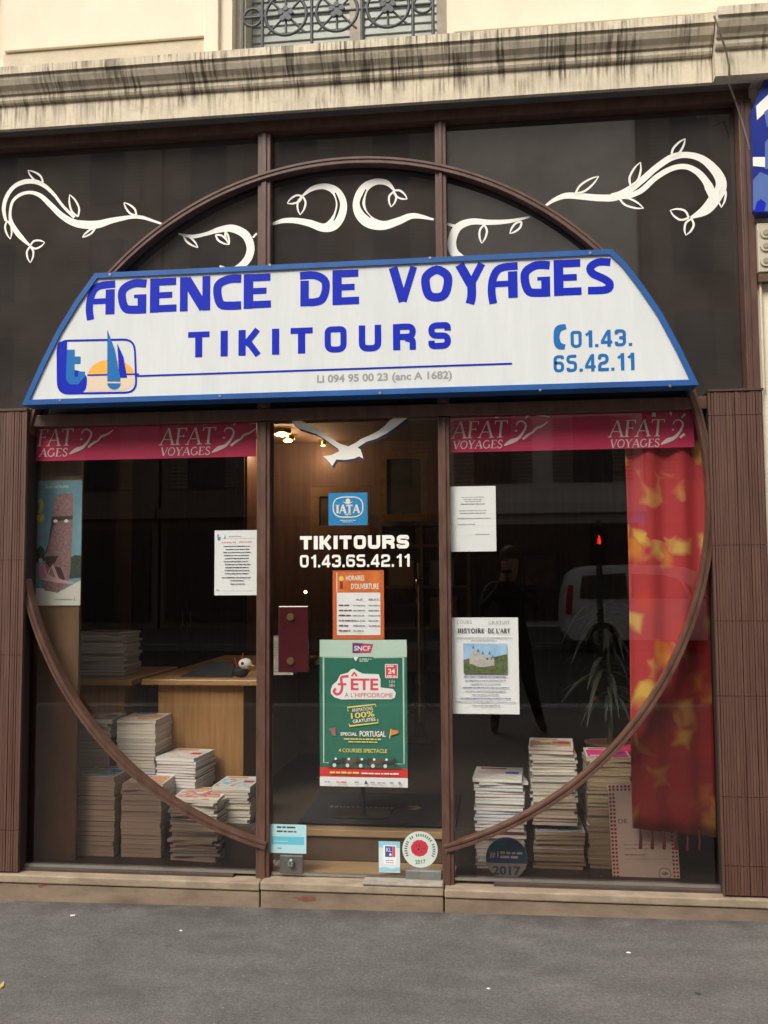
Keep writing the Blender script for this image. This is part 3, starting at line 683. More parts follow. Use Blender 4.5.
vine(fas[0], [(Z1, [(35, 360, 18), (22, 290, 26), (38, 220, 28), (80, 160, 28), (140, 130, 32), (205, 128, 30), (262, 152, 26), (320, 205, 20), (370, 270, 18), (440, 340, 20)]),
              (Z1, [(175, 505, 14), (110, 440, 34), (68, 370, 26), (60, 310, 18), (75, 245, 20), (120, 205, 22), (180, 192, 22), (240, 212, 28), (300, 267, 34), (360, 325, 38), (430, 368, 44), (500, 382, 52), (580, 380, 50), (660, 358, 38), (768, 338, 24), (830, 338, 22), (882, 352, 18), (985, 388, 10)])],
     [(Z1, (255, 132), (165, 62), .16), (Z1, (462, 335), (412, 205), .16), (Z1, (562, 405), (487, 458), .12), (Z1, (42, 360), (62, 468), .16), (Z1, (178, 508), (265, 488), .25), (Z1, (178, 512), (180, 608), .2), (Z2, (85, 130), (20, 65), .16)])
vine(fas[0], [(Z2, [(300, 224, 8), (370, 238, 20), (440, 225, 20), (510, 203, 32), (575, 197, 42), (640, 228, 46), (668, 290, 44), (655, 350, 44), (610, 395, 36), (560, 408, 22), (510, 388, 8)]), (Z2, [(680, 244, 12), (700, 222, 10)])],
     [(Z2, (325, 232), (400, 295), .13), (Z2, (490, 230), (560, 280), .16), (Z2, (540, 215), (560, 280), .1)])
vine(fas[1], [(Z3, [(170, 106, 8), (210, 76, 20), (260, 66, 26), (305, 85, 36), (328, 130, 46), (322, 180, 52), (295, 220, 52), (255, 233, 36), (200, 215, 30), (140, 204, 24), (90, 206, 20), (40, 222, 9)])],
     [(Z3, (172, 106), (110, 135), .2), (Z3, (172, 106), (162, 182), .2)], [(Z3, [(304, 92, 5), (318, 135, 11), (310, 178, 9), (298, 205, 4)])])
vine(fas[1], [(Z3, [(545, 85, 8), (512, 52, 22), (465, 48, 28), (420, 75, 40), (400, 130, 52), (410, 178, 54), (445, 212, 50), (500, 224, 38), (560, 206, 32), (620, 185, 24), (702, 200, 8)])],
     [(Z3, (540, 84), (595, 118), .2), (Z3, (540, 88), (530, 150), .22)], [(Z3, [(428, 78, 5), (408, 130, 11), (420, 165, 9), (446, 192, 4)])])
vine(fas[2], [(Z4, [(160, 400, 10), (105, 375, 32), (66, 345, 42), (58, 290, 42), (85, 228, 40), (150, 200, 32), (240, 203, 26), (330, 198, 20), (430, 178, 8)]), (Z4, [(30, 210, 12), (72, 222, 16)])],
     [(Z4, (212, 215), (200, 305), .18), (Z4, (392, 200), (335, 258), .18)])
vine(fas[2], [(Z4, [(490, 135, 8), (550, 95, 20), (610, 75, 30), (690, 80, 32), (768, 86, 34), (840, 84, 34), (900, 62, 20)]),
              (Z5, [(110, 342, 34), (170, 325, 40), (250, 270, 34), (340, 192, 32), (420, 140, 34), (500, 128, 32), (580, 152, 38), (650, 220, 48), (672, 285, 54), (640, 350, 60), (590, 410, 52), (515, 450, 12)]),
              (Z5, [(180, 345, 26), (260, 312, 28), (340, 242, 28), (420, 197, 28), (490, 188, 28), (550, 215, 32), (592, 262, 36), (612, 300, 44), (622, 345, 24)])],
     [(Z4, (650, 65), (762, -18), .13), (Z5, (208, 288), (258, 165), .16), (Z5, (418, 138), (487, 45), .16), (Z5, (150, 352), (275, 402), .14), (Z5, (676, 285), (672, 398), .16), (Z5, (505, 450), (410, 412), .25), (Z5, (520, 455), (490, 540), .22)])

# ================================================================ SIGNBOARD
YF, YB = -.18, -.06
sign = thing('signboard', (-.75, YB, 2.25), 'large white travel agency signboard with blue frame and blue lettering across the round window', 'signboard')
opx = [(21.7, 404), (38.6, 367), (56.9, 330), (75, 300.5), (94.6, 272.5), (611.6, 249.3), (626, 262.3), (644, 285.8), (662.4, 313), (680.6, 347), (698.8, 386)]
P = [at(x, y, YF) for x, y in opx]
zb = (P[0].z + P[-1].z) / 2; ztp = (P[4].z + P[5].z) / 2
pol = [(p.x, p.z) for p in P]
pol[0] = (pol[0][0], zb); pol[-1] = (pol[-1][0], zb); pol[4] = (pol[4][0], ztp); pol[5] = (pol[5][0], ztp)
def inset(pol, d):
    n = len(pol); out = []
    ar = sum(pol[i][0] * pol[(i + 1) % n][1] - pol[(i + 1) % n][0] * pol[i][1] for i in range(n)); sg = 1 if ar > 0 else -1
    for i in range(n):
        a, b, c = Vector(pol[i - 1]), Vector(pol[i]), Vector(pol[(i + 1) % n])
        e1 = (b - a).normalized(); e2 = (c - b).normalized(); n1 = Vector((-e1.y, e1.x)) * sg; n2 = Vector((-e2.y, e2.x)) * sg
        k = (n1 + n2).normalized(); out.append(tuple(b + k * d / max(.35, k.dot(n1))))
    return out
inn = inset(pol, .024)
m = MB(); m.prism(inset(pol, .012), YF + .010, YB, SIGNW, SIGNB); m.build('face_panel', sign)
m = MB(); n = len(pol)
for i in range(n):
    j = (i + 1) % n
    a, b, c, d = pol[i], pol[j], inn[j], inn[i]
    m.add([(a[0], YF, a[1]), (b[0], YF, b[1]), (c[0], YF, c[1]), (d[0], YF, d[1]), (c[0], YF + .012, c[1]), (d[0], YF + .012, d[1]), (a[0], YB - .002, a[1]), (b[0], YB - .002, b[1])],
          [(0, 1, 2, 3), (3, 2, 4, 5), (0, 6, 7, 1)], SIGNB)
m.build('blue_frame', sign)
YT = YF + .0092
m = MB()
a, b = at(87, 314, YT), at(613, 296.5, YT); z0 = az(350, 304.5, YT); z1 = az(350, 269.5, YT)
# three words, each set to its own width
for wd, p0, p1 in (('AGENCE', 87, 271), ('DE', 300, 359), ('VOYAGES', 389, 613)):
    m = MB(); letters(m, wd, ax(p0, 300, YT), ax(p1, 290, YT), z0, z1, YT, BLUE, glyph_deco, .10); m.build('headline_word', sign)
m = MB(); z0 = az(320, 353, YT); z1 = az(320, 327, YT)
letters(m, 'TIKITOURS', ax(188, 345, YT), ax(451, 335, YT), z0, z1, YT, BLUE, glyph_euro, .42, t=.225, W=.78)
m.stroke([(ax(135, 374, YT), az(325, 369.8, YT), .008), (ax(512, 363, YT), az(325, 369.8, YT), .008)], YT - .001, BLUE); m.build('name_lettering', sign)
m = MB(); text(m, 'Li 094 95 00 23 (anc A 1682)', ax(317, 380, YT), ax(452, 377, YT), az(384, 383.2, YT), az(384, 372.8, YT), YT, GREY, .03); m.build('licence_lettering', sign)
m = MB()
letters(m, '01.43.', ax(570.5, 340, YT), ax(632, 338, YT), az(600, 347, YT), az(600, 330, YT), YT, CYAN, glyph_euro, .13, t=.18, W=.60, rr=.3)
letters(m, '65.42.11', ax(553.5, 364, YT), ax(634.5, 362, YT), az(594, 371.3, YT), az(594, 354, YT), YT, CYAN, glyph_euro, .13, t=.18, W=.60, rr=.3)
p = [at(566, 326.5, YT), at(558.5, 329, YT), at(556.5, 337, YT), at(558.5, 345, YT), at(565, 347, YT)]
m.stroke([(v.x, v.z, wd) for v, wd in zip(p, (.022, .030, .026, .030, .022))], YT - .0005, CYAN)
m.build('phone_lettering', sign)
# emblem: rounded box, letter t, sail and setting sun
lg = MB(); s_ = 3.84
def L(x, y): p = at(10 + x / s_, 245 + y / s_, YT); return (p.x, p.z)
def Lw(wd): return wd / s_ / 232
box = [(225, 368), (440, 362), (484, 405), (484, 520), (440, 565), (225, 570), (184, 530), (184, 410)]
pts = rnd([L(330, 365)] + [L(478, 362), L(486, 566), L(184, 571), L(182, 368)] + [L(330, 365)], .055, 6)
lg.stroke([(x, z, Lw(8)) for x, z in pts], YT - .0009, BLUE, smooth=False)
lg.poly([(x, YT - .0003, z) for x, z in rnd([L(219, 370), L(182, 371), L(184, 571), L(292, 569), L(297, 500), L(262, 480), L(219, 480), L(219, 370)], .04, 5)[:-1]], BLUE)
lg.poly([(x, YT - .0006, z) for x, z in [L(219, 402), L(248, 402), L(248, 428), L(271, 428), L(271, 456), L(248, 456), L(248, 506), L(262, 506), L(262, 486), L(288, 486), L(288, 505), L(262, 535), L(228, 535), L(215, 515)]], CYAN)
SUNM = mat('sun_orange', (.85, .42, .06), .4); SANDM = mat('reflection_peach', (.72, .58, .44), .4)
lg.poly([(x, YT - .0002, z) for x, z in [L(388 + 88 * math.cos(math.radians(t)), 498 - 58 * math.sin(math.radians(t))) for t in range(0, 181, 10)]], SUNM)
lg.poly([(x, YT - .0001, z) for x, z in [L(297, 502), L(476, 500), L(476, 540), L(440, 558), L(297, 562)]], SANDM)
lg.stroke([(*L(297, 500), Lw(7)), (*L(495, 496), Lw(7))], YT - .0008, BLUE)
lg.poly([(x, YT - .0012, z) for x, z in [L(374, 325), L(402, 400), L(424, 510), L(424, 524), L(374, 524)]], CYAN)
lg.poly([(x, YT - .0011, z) for x, z in [L(412, 378), L(436, 430), L(450, 510), L(420, 510)]], BLUE)
lg.poly([(x, YT - .0013, z) for x, z in [L(400 + 26 * math.cos(math.radians(t)), 531 - 24 * math.sin(math.radians(t))) for t in range(180, 361, 15)]], CYAN)
lg.build('emblem', sign)
for px, py in ((110, 274.5), (270, 265), (430, 258), (590, 253), (60, 400.5), (220, 396), (380, 393), (540, 390), (670, 386)):
    c = at(px, py, YF); m = MB(); m.cyl_y((c.x, c.z), .006, YF - .003, YF - .0002, STEEL, 10); m.build('screw', sign)
# brackets
for fx in (.2, .8):
    x = pol[0][0] + (pol[-1][0] - pol[0][0]) * fx; m = MB(); m.box(x - .02, x + .02, YB + .001, .011, zb + .1, zb + .14, DARK); m.build('bracket', sign)

# ================================================================ PAPERS AND POSTERS ON THE GLASS
class Sheet:
    def __init__(s, name, quad_, Y, label, cat, group=None, m=PAPER, th=.0012):
        a, b, c, d = [at(x, y, Y) for x, y in quad_]
        s.x0, s.x1 = (a.x + d.x) / 2, (b.x + c.x) / 2; s.z0, s.z1 = (c.z + d.z) / 2, (a.z + b.z) / 2; s.Y = Y; s.k = 1
        s.root = thing(name, ((s.x0 + s.x1) / 2, Y, s.z0), label, cat, group)
        mb = MB(); mb.box(s.x0, s.x1, Y, Y + th, s.z0, s.z1, m); mb.build('sheet', s.root)
        s.mb = None
    def X(s, u): return s.x0 + (s.x1 - s.x0) * u
    def Z(s, v): return s.z1 - (s.z1 - s.z0) * v
    def y(s): s.k += 1; return s.Y - .00016 * s.k
    def begin(s): s.mb = MB(); return s
    def rect(s, u0, u1, v0, v1, m): s.mb.rect(s.X(u0), s.X(u1), s.Z(v1), s.Z(v0), s.y(), m)
    def poly(s, pts, m): s.mb.poly([(s.X(u), s.Y - .00016 * (s.k + 1), s.Z(v)) for u, v in pts], m); s.k += 1
    def line(s, pts, wd, m, closed=False, smooth=True): s.mb.stroke([(s.X(u), s.Z(v), wd * (s.x1 - s.x0)) for u, v in pts], s.y(), m, closed, smooth=smooth)
    def greek(s, u0, u1, v, h, m, rng): greek(s.mb, s.X(u0), s.X(u1), s.Z(v), h * (s.z1 - s.z0), s.y(), m, rng)
    def text(s, t, u0, u1, v0, v1, m, bold=0, ang=0): text(s.mb, t, s.X(u0), s.X(u1), s.Z(v1), s.Z(v0), s.y(), m, bold, ang)
    def serif(s, t, u0, u1, v0, v1, m, **k):
        letters(s.mb, t, s.X(u0), s.X(u1), s.Z(v1), s.Z(v0), s.y() - .0006, m, glyph_serif, **k); s.k += 6
    def circle(s, u, v, r, m, n=24):
        R = r * (s.x1 - s.x0); yy = s.y(); s.mb.poly([(s.X(u) + R * math.cos(2 * math.pi * i / n), yy, s.Z(v) + R * math.sin(2 * math.pi * i / n)) for i in range(n)], m)
    def end(s, name): return s.mb.build(name, s.root)
YP = .0075
rng = random.Random(11)
# notice between the two window bays
s = Sheet('notice', [(214.5, 530.5), (257.0, 530), (257.0, 595), (214.5, 595.5)], YP, 'white printed letter with pale red heading taped to the glass beside the door', 'notice'); s.begin()
REDP = mat('faded_red_print', (.72, .36, .38), .7); TEAL = mat('teal_print', (.10, .25, .32), .7)
s.poly([(.06, .06), (.10, .06), (.10, .10), (.14, .10), (.14, .155), (.07, .155)], TEAL); s.poly([(.22, .13), (.25, .06), (.26, .13)], TEAL)
s.greek(.34, .62, .10, .012, INKG, rng); s.rect(.2, .95, .125, .128, INKG); s.greek(.16, .5, .195, .022, REDP, rng); s.greek(.58, .88, .19, .022, REDP, rng)
for i in range(10): s.greek(.20 + rng.uniform(0, .08), .86 - rng.uniform(0, .06), .255 + .0465 * i, .014, INK, rng)
s.greek(.18, .85, .735, .014, INK, rng); s.greek(.38, .7, .78, .013, INK, rng); s.greek(.38, .72, .835, .018, INKG, rng); s.rect(.2, .9, .93, .933, INKG); s.greek(.05, .12, .925, .015, INKG, rng)
s.end('print')
# small notice beside door, right bay
s = Sheet('notice', [(450, 486.5), (496, 486), (496, 551), (450, 552)], YP, 'white sheet with a few lines of print on the glass above the castle sheet', 'notice'); s.begin()
for u0, u1, v in ((.26, .75, .175), (.3, .7, .21), (.33, .68, .24), (.24, .76, .28), (.2, .8, .38), (.22, .78, .42), (.17, .88, .50), (.17, .56, .59), (.55, .86, .745)): s.greek(u0, u1, v, .013, INKG if v != .28 else INK, rng)
s.end('print')
# course sheet with a castle
s = Sheet('course_notice', [(451, 618), (518.3, 617), (519.3, 714), (452, 714)], YP, 'white art history course sheet with a blue skied castle picture on the glass', 'notice'); s.begin()
s.serif('COURS', .09, .31, .03, .065, INKG); s.serif('GRATUIT', .56, .88, .035, .07, INKG); s.serif('HISTOIRE', .1, .5, .115, .16, INK, gap=.12, thick=.24, thin=.12); s.serif("DE L'ART", .55, .88, .115, .16, INK, gap=.12, thick=.24, thin=.12)
s.greek(.08, .92, .215, .008, INKG, rng); s.greek(.3, .7, .24, .008, INKG, rng)
for i, (u0, u1) in enumerate(((.18, .82), (.2, .8), (.28, .74), (.17, .88), (.2, .8), (.3, .7), (.12, .88), (.06, .94), (.3, .72))): s.greek(u0, u1, .62 + .037 * i, .010, INKG if i % 3 else mat('ink_blue', (.10, .12, .35), .7), rng)
s.end('print'); s.begin()
SKYP = mat('print_sky', (.17, .40, .70), .6, .2, 8, col2=(.40, .58, .76)); FOR = mat('print_forest', (.05, .085, .035), .7, .5, 90, col2=(.14, .18, .06)); CAS = mat('print_castle', (.42, .40, .36), .7, .2, 60); ROOF = mat('print_roof', (.12, .14, .18), .7)
s.rect(.18, .83, .27, .58, SKYP); s.poly([(.18, .44), (.35, .41), (.55, .42), (.83, .38), (.83, .58), (.18, .58)], FOR)
s.poly([(.27, .38), (.45, .37), (.45, .40), (.52, .41), (.52, .44), (.64, .44), (.64, .52), (.27, .51)], CAS)
for u, a, b, wd in ((.33, .30, .5, .03), (.40, .335, .5, .045), (.47, .36, .5, .03), (.57, .36, .5, .035), (.62, .40, .5, .03)):
    s.rect(u - wd / 2, u + wd / 2, a + .02, b, CAS); s.poly([(u - wd / 2 - .004, a + .022), (u, a - .015), (u + wd / 2 + .004, a + .022)], ROOF)
s.poly([(.18, .50), (.3, .48), (.42, .52), (.6, .5), (.83, .52), (.83, .58), (.18, .58)], FOR)
s.end('picture')
# IATA sticker
s = Sheet('blue_sticker', [(328.5, 493), (367.5, 492.5), (367.5, 525), (328.5, 525.5)], YP, 'square bright blue sticker with white oval emblem on the door glass', 'sticker', m=mat('sticker_blue', (.02, .26, .58), .45)); s.begin()
ov = [(.5 + .38 * math.copysign(abs(math.cos(t)) ** .6, math.cos(t)), .44 + .31 * math.copysign(abs(math.sin(t)) ** .75, math.sin(t))) for t in [2 * math.pi * i / 40 for i in range(40)]]
s.line(ov, .03, WHITE, closed=True, smooth=False)
s.serif('IATA', .2, .8, .37, .63, WHITE, gap=.06, thick=.27, thin=.13)
s.poly([(.36, .27), (.5, .31), (.64, .27), (.56, .33), (.5, .36), (.44, .33)], WHITE); s.circle(.5, .25, .06, WHITE, 14); s.line([(.5, .72), (.42, .66), (.58, .66)], .02, WHITE, smooth=False)
s.greek(.3, .7, .86, .025, WHITE, rng); s.greek(.36, .64, .91, .025, WHITE, rng); s.end('emblem')
# opening hours
ORA = mat('orange_sheet', (.62, .13, .03), .6, .1, 4); ORR = mat('orange_red_print', (.66, .09, .03), .6, .3, 8, col2=(.8, .25, .04)); DKR = mat('dark_red_print', (.35, .03, .03), .6)
s = Sheet('opening_hours_sheet', [(332.5, 570.5), (384, 570), (384, 639), (333, 639.5)], YP, 'orange bordered opening hours sheet on the door above the green poster', 'notice', m=ORA); s.begin()
s.rect(.08, .93, .02, .32, ORR); s.rect(.08, .93, .325, .94, PAPER)
s.text('HORAIRES', .26, .62, .075, .15, WHITE, .02); s.text("D'OUVERTURE", .36, .9, .19, .275, WHITE, .02)
s.rect(.075, .09, .03, .32, WHITE); s.circle(.17, .12, .05, mat('print_yellow', (.8, .6, .12), .6), 12); s.rect(.14, .2, .16, .27, DKR)
for i in range(6):
    v = .52 + .073 * i; s.greek(.12, .32 + rng.uniform(-.04, .08), v, .022, mat('ink_brown', (.15, .07, .07), .7), rng); s.greek(.40, .63, v, .018, INKG, rng)
    if i < 5: s.greek(.70, .92, v, .018, INKG, rng)
s.greek(.46, .58, .43, .02, INKG, rng); s.greek(.7, .9, .43, .02, INKG, rng); s.end('print')
# green poster
GRN = mat('poster_green', (.022, .165, .115), .5, .1, 3); MINT = mat('poster_mint', (.50, .66, .57), .5); PINK = mat('poster_pink_red', (.66, .06, .11), .55); YEL = mat('poster_yellow', (.68, .60, .14), .55); PRED = mat('poster_red', (.66, .035, .03), .55)
s = Sheet('event_poster', [(320, 640), (406.5, 639.5), (408, 787.5), (319.5, 786)], YP, 'green racecourse festival poster with red and white lettering low on the door', 'poster', m=GRN); s.begin()
s.rect(0, 1, 0, .118, MINT); s.rect(0, 1, .872, .935, PRED); s.rect(0, 1, .936, 1.0, PAPER)
s.line([(.38, .122), (.045, .122), (.045, .842), (.10, .842)], .012, MINT, smooth=False); s.line([(.62, .122), (.96, .122), (.96, .842), (.86, .842)], .012, MINT, smooth=False)
PUR = mat('logo_purple', (.17, .03, .20), .5); MAG = mat('logo_magenta', (.50, .06, .14), .5)
s.poly([(.38, .02), (.62, .03), (.59, .09), (.38, .092)], MAG); s.poly([(.38, .02), (.50, .024), (.46, .092), (.38, .092)], PUR); s.text('SNCF', .40, .585, .042, .075, WHITE, .02)
s.poly([(.385, .118), (.45, .118), (.417, .147)], WHITE); s.greek(.46, .6, .137, .009, MINT, rng); s.greek(.46, .56, .15, .009, MINT, rng)
s.rect(.755, .895, .165, .26, PINK); s.text('24', .785, .865, .197, .232, WHITE, .03); s.greek(.77, .88, .185, .012, PINKW, rng); s.greek(.77, .88, .252, .010, PINKW, rng); s.line([(.757, .168), (.893, .168), (.893, .258), (.757, .258), (.757, .168)], .01, PINKW, smooth=False)
s.text('11H', .80, .86, .275, .295, PINKW); s.text('18H', .80, .86, .302, .322, PINKW)
s.end('print'); s.begin()
CLD = [(.13, .345), (.15, .31), (.2, .285), (.24, .24), (.33, .225), (.36, .205), (.40, .198), (.44, .215), (.5, .232), (.68, .235), (.70, .27), (.70, .325), (.84, .335), (.875, .36), (.86, .395), (.82, .405), (.35, .408), (.25, .41), (.17, .395), (.13, .37)]
s.poly(CLD, MINT if False else mat('cloud_white', (.72, .75, .72), .55))
s.line([(.30, .252), (.25, .262), (.26, .32), (.245, .36), (.2, .375), (.165, .355), (.19, .335)], .03, PINK); s.line([(.30, .252), (.335, .250)], .03, PINK); s.line([(.21, .305), (.31, .305)], .024, PINK)
s.text('ETE', .36, .675, .265, .345, PINK, .025); s.line([(.37, .25), (.40, .225), (.43, .25)], .02, PINK, smooth=False)
s.text("A L'HIPPODROME", .29, .84, .362, .393, PINK, .0); s.end('headline'); s.begin()
s.text('ANIMATIONS', .37, .61, .462, .487, WHITE, 0, .12); s.text('100%', .36, .63, .492, .532, YEL, .02, .12); s.text('GRATUITES', .38, .64, .538, .562, WHITE, .01, .12)
s.line([(.33, .49), (.32, .463), (.64, .44), (.645, .455)], .012, YEL, smooth=False); s.line([(.34, .575), (.345, .59), (.67, .565), (.665, .54)], .012, YEL, smooth=False)
s.text('SPECIAL', .24, .43, .632, .655, WHITE, .02); s.text('PORTUGAL', .46, .755, .622, .66, WHITE, .02); s.greek(.28, .7, .682, .010, YEL, rng); s.greek(.33, .66, .7, .009, YEL, rng)
s.text('4 COURSES SPECTACLE', .22, .77, .742, .768, YEL, .015)
s.poly([(.10, .61), (.18, .60), (.19, .66), (.15, .655), (.13, .625)], mat('print_dull_red', (.30, .12, .10), .6)); s.line([(.80, .67), (.815, .605)], .01, YEL); s.poly([(.815, .61), (.9, .615), (.895, .635), (.81, .65)], mat('print_orange', (.65, .22, .05), .6)); s.end('lettering'); s.begin()
HOR = mat('print_horse_brown', (.12, .055, .035), .6, .4, 60); HOB = mat('print_horse_dark', (.03, .028, .03), .6); TURF = mat('print_turf', (.02, .08, .05), .6, .5, 60)
s.poly([(.08, .872), (.12, .84), (.2, .852), (.3, .838), (.45, .85), (.6, .836), (.75, .85), (.88, .838), (.94, .872)], TURF)
for i, u in enumerate((.14, .29, .44, .58, .72)):
    mm = HOR if i % 2 else HOB
    s.poly([(u, .828), (u + .05, .818), (u + .10, .815), (u + .13, .80), (u + .155, .808), (u + .14, .828), (u + .11, .842), (u + .05, .842), (u, .85)], mm)
    s.line([(u + .02, .838), (u - .005, .862)], .012, mm); s.line([(u + .11, .838), (u + .14, .858)], .012, mm); s.circle(u + .03, .856, .022, MINT, 10); s.circle(u + .045, .812, .014, PAPER, 8)
s.greek(.12, .45, .91, .014, YEL, rng); s.greek(.48, .9, .911, .010, WHITE, rng)
for u0, u1, c in ((.06, .14, INKG), (.19, .33, PINK), (.4, .47, INKG), (.58, .63, INKG), (.66, .77, INKG), (.8, .86, INKG)): s.greek(u0, u1, .972, .010, c, rng)
s.poly([(.51, .978), (.53, .95), (.555, .978)], INK); s.circle(.91, .967, .018, INKG, 10); s.end('picture')
# holiday poster with carved head
SKY2 = mat('print_holiday_sky', (.085, .22, .30), .6, .15, 3, col2=(.20, .36, .42)); HEAD = mat('print_carved_stone', (.20, .10, .10), .7, .35, 70, col2=(.34, .20, .20)); SHD = mat('print_deep_brown', (.045, .03, .03), .7); SAND = mat('print_sand', (.56, .56, .49), .6); BUSH = mat('print_bush', (.03, .05, .03), .7, .5, 80); SKIN = mat('print_skin', (.50, .32, .30), .6)
s = Sheet('holiday_poster', [(33.5, 481), (82, 480), (80.5, 605), (40, 606)], .095, 'holiday poster of a tall carved stone head under blue sky hung on a wooden board', 'poster', m=SKY2); s.begin()
s.poly([(0, .55), (.1, .52), (.18, .56), (.2, .64), (0, .66)], BUSH); s.poly([(.76, .62), (.86, .6), (1, .605), (1, .78), (.74, .79)], BUSH)
s.poly([(0, .86), (.3, .87), (.6, .88), (1, .80), (1, 1), (0, 1)], SAND)
s.poly([(.40, .12), (.6, .105), (.80, .11), (.805, .3), (.79, .56), (.76, .74), (.72, .84), (.5, .9), (.2, .88), (.1, .80), (.2, .68), (.22, .58), (.28, .48), (.33, .30)], HEAD)
s.poly([(.33, .29), (.80, .285), (.80, .315), (.5, .325), (.38, .36), (.28, .5), (.21, .60), (.2, .58), (.28, .47)], SHD)
s.poly([(.20, .61), (.5, .605), (.42, .66), (.30, .70), (.21, .66)], SHD); s.poly([(.42, .69), (.56, .70), (.66, .79), (.62, .80), (.5, .77)], SHD)
EYE = mat('print_eye_white', (.72, .72, .70), .6)
for u in (.415, .655): s.poly([(u - .05, .325), (u, .312), (u + .055, .322), (u + .04, .336), (u - .02, .34)], EYE)
s.poly([(.05, .70), (.12, .66), (.2, .68), (.25, .75), (.5, .79), (.85, .815), (.86, .83), (.5, .82), (.2, .80), (.1, .79)], SKIN); s.line([(.26, .76), (.36, .68), (.5, .80)], .05, SKIN, smooth=False); s.poly([(.05, .68), (.17, .68), (.24, .77), (.1, .79)], mat('print_pink_cloth', (.50, .16, .22), .6)); s.circle(.10, .64, .05, SKIN, 12)
s.text('SUR MESURE', .18, .70, .04, .062, SAND, .02); YOL = mat('print_gold', (.50, .42, .05), .6)
s.line([(.05, .15), (.1, .2), (.05, .26)], .08, YOL); s.circle(.08, .30, .09, YOL, 14); s.greek(.02, .2, .45, .007, MAG, rng); s.greek(.42, .82, .955, .008, INKG, rng); s.rect(.87, .885, .93, .96, INKG); s.end('picture')
# small stickers low on the door
s = Sheet('pale_blue_card', [(269.5, 824.5), (306, 824.5), (306.5, 853.5), (269.5, 853)], -.0070, 'pale blue printed card low on the door above the steel lock plate', 'card', m=mat('card_pale_blue', (.42, .66, .70), .5)); s.begin()
s.rect(.06, .94, .42, .70, mat('card_blue_band', (.12, .48, .62), .5)); s.greek(.2, .78, .13, .07, INK, rng); s.greek(.2, .75, .27, .06, INK, rng); s.greek(.12, .5, .6, .03, MINT, rng); s.greek(.22, .36, .85, .05, INKG, rng); s.end('print')
s = Sheet('white_sticker', [(378.5, 842), (400, 841), (400, 872), (379, 873)], -.0070, 'small white and blue sticker with dark emblem on the door glass beside the round sticker', 'sticker', m=mat('sticker_white', (.62, .72, .74), .5)); s.begin()
s.rect(0, 1, 0, .2, mat('sticker_light_blue', (.28, .56, .68), .5)); s.rect(.22, .82, .12, .74, PAPER); s.rect(.3, .65, .15, .5, mat('emblem_blue', (.06, .07, .30), .5)); s.rect(.66, .78, .15, .5, PINK); s.text('KL', .36, .6, .2, .33, WHITE); s.circle(.55, .42, .06, WHITE, 10); s.greek(.32, .75, .62, .03, INKG, rng); s.greek(.35, .72, .69, .025, MAG, rng)
s.poly([(0, .86), (.3, .82), (.6, .87), (1, .80), (1, .95), (0, .97)], MATS['sticker_light_blue']); s.end('print')
# round sticker
c = at(420, 849.5, -.0072); RS = .0785
rs = thing('round_sticker', (c.x, -.0072, c.z - RS), 'round white sticker with red globe and year on the door above the grey pivot plate', 'sticker')
m = MB(); m.cyl_y((c.x, c.z), RS, -.0080, -.0066, mat('sticker_mint_white', (.58, .66, .60), .5), 40); m.build('sheet', rs)
m = MB(); blob = [(c.x + .036 * (1 + .07 * math.sin(2 * t + 1) + .03 * math.sin(9 * t)) * math.cos(t) - .002, -.0083, c.z + .038 * (1 + .06 * math.cos(2 * t) + .03 * math.sin(11 * t)) * math.sin(t) + .006) for t in [2 * math.pi * i / 40 for i in range(40)]]
m.poly(blob, mat('globe_red', (.55, .03, .06), .5)); rg = random.Random(3)
for k in range(9):
    t = rg.uniform(0, 6.28); r = rg.uniform(.004, .028); m.cyl_y((c.x + r * math.cos(t) - .002, c.z + .006 + r * math.sin(t)), .004, -.0086, -.0084, INK, 8)
for k in range(26):
    t = math.radians(205 - 230 * k / 25); r = RS * .8
    if k in (7, 10, 19): continue
    ux, uz = math.cos(t), math.sin(t)
    m.stroke([(c.x + (r - .006) * ux, c.z + (r - .006) * uz, .005), (c.x + (r + .006) * ux, c.z + (r + .006) * uz, .005)], -.0084, INK)
text(m, '2017', c.x - .022, c.x + .024, c.z - .062, c.z - .044, -.0084, INK, .01, .1)
m.build('print', rs)
# blue year disc inside the right hand window
c = at(506.5, 858, .06); RS = .092
rs = thing('year_disc', (c.x, .06, c.z - RS), 'round blue and grey disc with the year 2017 in front of the white magazine stack', 'sticker')
DB = mat('disc_blue', (.015, .12, .27), .45); DG = mat('disc_grey', (.42, .42, .38), .5)
def half(c, R, a0, a1, Y, mm): m.poly([(c.x + R * math.cos(math.radians(a0 + (a1 - a0) * i / 24)), Y, c.z + R * math.sin(math.radians(a0 + (a1 - a0) * i / 24))) for i in range(25)], mm)
m = MB(); m.cyl_y((c.x, c.z), RS, .058, .061, DG, 40); m.build('disc', rs)
m = MB(); half(c, RS * .985, -14, 194, .0576, DB); text(m, '#1', c.x - .075, c.x - .035, c.z - .002, c.z + .028, .0573, PAPER, .02)
rg = random.Random(8); greek(m, c.x - .028, c.x + .07, c.z + .018, .011, .0573, PAPER, rg); greek(m, c.x - .028, c.x + .065, c.z - .0, .012, .0572, PAPER, rg)
text(m, '2017', c.x - .062, c.x + .062, c.z - .074, c.z - .034, .0573, DB, .03); m.build('print', rs)

